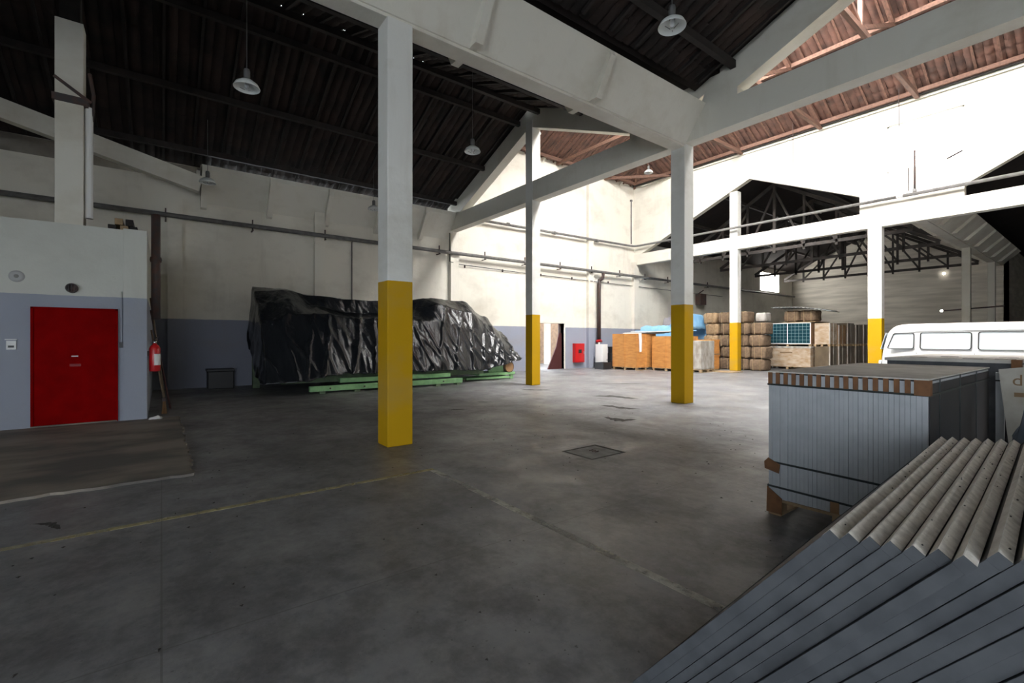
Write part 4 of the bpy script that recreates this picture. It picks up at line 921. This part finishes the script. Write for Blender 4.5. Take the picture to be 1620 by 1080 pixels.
MB().add([(-hx - .03, -hy - .012, .40), (-hx + .09, -hy - .014, .375), (-hx + .10, -hy - .014, .455), (-hx + .0, -hy - .012, .50), (-hx - .035, -hy - .01, .46), (-hx - .03, -hy + .12, .40), (-hx - .03, -hy + .12, .47)], [(0, 1, 2, 3, 4), (0, 4, 6, 5)]).build('corner_guard', 'brown', pl, solid=.004)
MB().add([(-hx - .015, -hy - .012, .02), (-hx + .115, -hy - .012, .02), (-hx + .115, -hy - .012, .16), (-hx - .01, -hy - .012, .245), (-hx - .015, -hy + .14, .02), (-hx - .012, -hy + .14, .2)], [(0, 1, 2, 3), (0, 3, 5, 4)]).build('corner_guard', 'brown', pl, solid=.004)
MB().box(-.06, .0, -hy - .01, -hy, .15, .24).build('paper_tag', 'card', pl)
p2 = thing('panel_pallet', 'dusty card-topped pallet of panels right behind the striped-rim pallet', 'panel pallet', (-1.22, 8.2, 0)); pallet(p2, .56, 1.15, n=7, h=.145)
MB().box(-.54, .54, -1.13, 1.13, .15, 1.30).build('panel_block', 'alufront', p2, bevel=.004); MB().box(-.56, .56, -1.15, 1.15, 1.30, 1.335).build('top_card', 'topcard', p2)
for x, y in ((-.2, -.3), (.3, -.2), (-.4, -.8), (.1, -.95), (.35, -.9)): MB().box(x, x + .16, y, y + .05, 1.335, 1.338).build('torn_patch', 'hole', p2)
MB().box(.5, .575, -1.165, -1.09, 1.18, 1.34).build('corner_guard', 'brown', p2); MB().box(.555, .565, -1.1, 1.1, .2, 1.28).build('side_card', 'topcard', p2)
t = thing('upright_profile', 'thin pale upright strip standing at the pallet corner', 'profile', (-.765, 6.74, 0)); MB().box(-.03, .03, -.02, .02, 0, 1.22).build('strip', 'alu', t); MB().box(-.032, .032, -.022, .022, 1.13, 1.145).build('band', 'strap', t); MB().box(-.06, .06, -.06, .06, 0, .02).build('foot', 'wood', t)
# leaning printed board and plastic film beside it
bd = thing('printed_board', 'dusty grey board with large dark letters leaning behind the panel row', 'board', (-.66, 6.15, 0)); bd.rotation_euler = (math.radians(-7), 0, math.radians(6))
MB().prism([(.07, 0.02), (1.1, 0.02), (1.1, 1.38), (.2, 1.32), (-.05, 1.28)], 'y', 0, .03).build('panel', 'kraft', bd)
def text(s, size, loc, mat, par):
    c = bpy.data.curves.new('t', 'FONT'); c.body = s; c.size = size; c.extrude = .001
    o = bpy.data.objects.new('t', c); COL.objects.link(o); dg = bpy.context.evaluated_depsgraph_get(); me = bpy.data.meshes.new_from_object(o.evaluated_get(dg)); bpy.data.objects.remove(o)
    me.materials.clear(); me.materials.append(M[mat]); l = bpy.data.objects.new('lettering', me); COL.objects.link(l); l.parent = par; l.location = loc; l.rotation_euler = (math.radians(90), 0, 0); return l
text('d', .145, (.035, -.003, 1.135), 'inkbrown', bd); text('o', .165, (.115, -.003, 1.13), 'ink', bd); text('a', .165, (.21, -.003, 1.13), 'ink', bd)
MB().box(.05, .3, -.002, 0, 1.03, 1.07).build('smudge', 'inkbrown', bd)
def blob(name, loc, sc_, mat, label, cat, seed):
    t = thing(name, label, cat, loc); m = MB(); nu, nv = 28, 18
    for i in range(nv + 1):
        ph = math.pi * (i / nv - .5)
        for k in range(nu):
            th = 2 * math.pi * k / nu; v_ = Vector((math.cos(ph) * math.cos(th), math.cos(ph) * math.sin(th), math.sin(ph))); d = 1 + .25 * noise.noise(v_ * 2 + Vector((seed, 0, 0))) + .12 * noise.noise(v_ * 6)
            m.v.append((v_.x * sc_[0] * d, v_.y * sc_[1] * d, max(0, sc_[2] + v_.z * sc_[2] * d)))
    for i in range(nv):
        for k in range(nu): m.f.append((i * nu + k, i * nu + (k + 1) % nu, (i + 1) * nu + (k + 1) % nu, (i + 1) * nu + k))
    m.build('film', mat, t, True); return t
blob('film_bag', (-.40, 5.38, 0), (.17, .22, .53), 'film', 'bluish crumpled plastic film heap beside the leaning printed board', 'plastic film', 3)

# ================================================================ LEANING ROW OF SOLAR PANELS (foreground right)
ca, sa = .77, .635
P1 = Vector((-.563, 1.678, .951)); rz = math.radians(3.3)
TH = .0345; W_ = 1.16; LEN = 2.18; NPAN = 18
offs = [0, .004, .010, 0, -.006, .004, -.018, .03, .03, .02, .025, .02, .03, .02, .025, .03, .02, .03]
vo = [0, .006, .012, .019, .027, .034, .043, .064, .085, .095, .105, .113, .121, .13, .138, .146, .154, .16]
gap = [0, 0, .002, .001, .001, .002, .001, .002, .002] + [.0015] * 9
acc = 0
rows = thing('timber_rack', 'low timber rack carrying the leaning row of panels', 'rack', (P1.x, P1.y, 0), rz)
GRP = 'leaning solar panels'
def lean_panel(k, acc):
    o = thing('solar_module', 'grey framed solar panel leaning in the dusty row before the strapped pallet', 'solar panel', (0, 0, 0), 0, GRP)
    U = Vector((0, 1, 0)); V = Vector((sa, 0, ca)); Nn = Vector((-ca, 0, sa))
    rot = Matrix.Rotation(rz, 3, 'Z'); U, V, Nn = rot @ U, rot @ V, rot @ Nn
    org = P1 - V * W_ + rot @ Vector((acc, offs[k], 0)) + V * vo[k]
    mt = Matrix((U, V, Nn)).transposed().to_4x4(); mt.translation = org; o.matrix_world = mt
    return o
protos = None
for k in range(NPAN):
    acc += (TH + gap[k]) / ca if k else 0
    o = lean_panel(k, acc)
    if protos is None:
        # local axes: x along the length, y up the slope, z out of the face; upper face at z = 0
        protos = [MB().box(0, LEN, W_ - .035, W_, -TH, 0).build('top_rail', 'aludust', o, bevel=.0015), MB().box(0, LEN, 0, .035, -TH, 0).build('bottom_rail', 'alufront', o, bevel=.0015),
                  MB().box(.0, .035, .035, W_ - .035, -TH, 0).build('end_rail', 'alufront', o, bevel=.0015), MB().box(LEN - .035, LEN, .035, W_ - .035, -TH, 0).build('end_rail', 'alufront', o, bevel=.0015),
                  MB().box(.03, LEN - .03, .03, W_ - .03, -.012, -.004).build('cell_sheet', 'solardark', o)]
        protos.append(MB().box(.001, LEN - .001, W_ - .03, W_ - .0005, 0, .0009).build('highlight_strip', 'alu_highlight', o))  # thin strip added as a painted highlight along the top edge
        cap = MB().box(-.0012, .002, W_ - .0352, W_ + .0004, -TH - .0004, .0004).build('corner_cap', 'alufront', o); protos.append(cap)
    else:
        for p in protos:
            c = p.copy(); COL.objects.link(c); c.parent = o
for y in (.35, 1.8):
    MB().prism([(-.70, 0), (.05, 0), (.05, .15), (-.70, .03)], 'y', y - .05, y + .05).build('floor_batten', 'wood', rows)
    MB().bar((.10, y, .03), (.94, y, 1.05), .08, .06).build('backrest_post', 'wood', rows); MB().bar((.93, y, .98), (1.25, y, 0), .06, .06).build('brace', 'wood', rows); MB().box(.12, 1.3, y - .05, y + .05, 0, .06).build('foot', 'wood', rows)
MB().box(.96, 1.02, .3, 1.85, .85, .93).build('top_bar', 'wood', rows)

# ================================================================ MANHOLE
mh = thing('manhole', 'square concrete manhole cover with a broken dark rim set in the floor', 'manhole', (-4.435, 4.765, 0))
a_, b_ = .265, .315
MB().box(-a_ - .02, a_ + .02, -b_ - .02, b_ + .02, .0005, .003).build('gap', 'hole', mh)
MB().box(-a_ + .035, a_ - .01, -b_ + .01, b_ - .05, .001, .007).build('cover', 'manhole', mh, bevel=.003)
m = MB()
for k in range(3): m.tube([(-.05 + .05 * k, -.03, .010), (-.05 + .05 * k, .04, .014)], .008, 6)
m.build('lifting_ring', 'iron', mh)
# ---- scattered grit on the panels' top rails and on the floor
m = MB()
for k in range(150):
    i = R.randrange(NPAN); aa = sum((TH + gap[q]) / ca for q in range(1, i + 1)); rot = Matrix.Rotation(rz, 3, 'Z')
    c = P1 + rot @ Vector((aa + R.uniform(.004, .024), offs[i] + R.uniform(.03, LEN - .03), 0)); c = c + Vector((sa, 0, ca)) * vo[i]; c.z -= (R.uniform(.0, .0)); r = R.uniform(.0012, .0038)
    off = rot @ Vector((ca, 0, -sa)) * R.uniform(.0, .036); c = P1 + rot @ Vector((aa, offs[i] + R.uniform(.03, LEN - .03), 0)) + (rot @ Vector((sa, 0, ca))) * (vo[i] + r * .5) + off
    m.add([c + Vector((r, 0, 0)), c + Vector((-r, r, 0)), c + Vector((-r, -r, 0)), c + Vector((0, 0, r)), c - Vector((0, 0, r))], [(0, 1, 3), (1, 2, 3), (2, 0, 3), (0, 1, 4), (1, 2, 4), (2, 0, 4)])
g = tag(m.build('grit', 'hole'), 'dark crumbs of dirt scattered on the leaning panels', 'grit'); g['kind'] = 'stuff'
m = MB()
for k in range(420):
    c = Vector((R.uniform(-9, -.6), R.uniform(-2.5, 9), .0)); r = R.uniform(.004, .016)
    if c.x < -6.3 and c.y < .4: continue
    m.add([c + Vector((r, 0, .003)), c + Vector((-r, r * .8, .003)), c + Vector((-r * .6, -r, .003)), c + Vector((0, 0, .003 + r * .5))], [(0, 1, 2), (0, 1, 3), (1, 2, 3), (2, 0, 3)])
g = tag(m.build('floor_grit', 'hole'), 'small dark crumbs scattered over the concrete floor', 'grit'); g['kind'] = 'stuff'
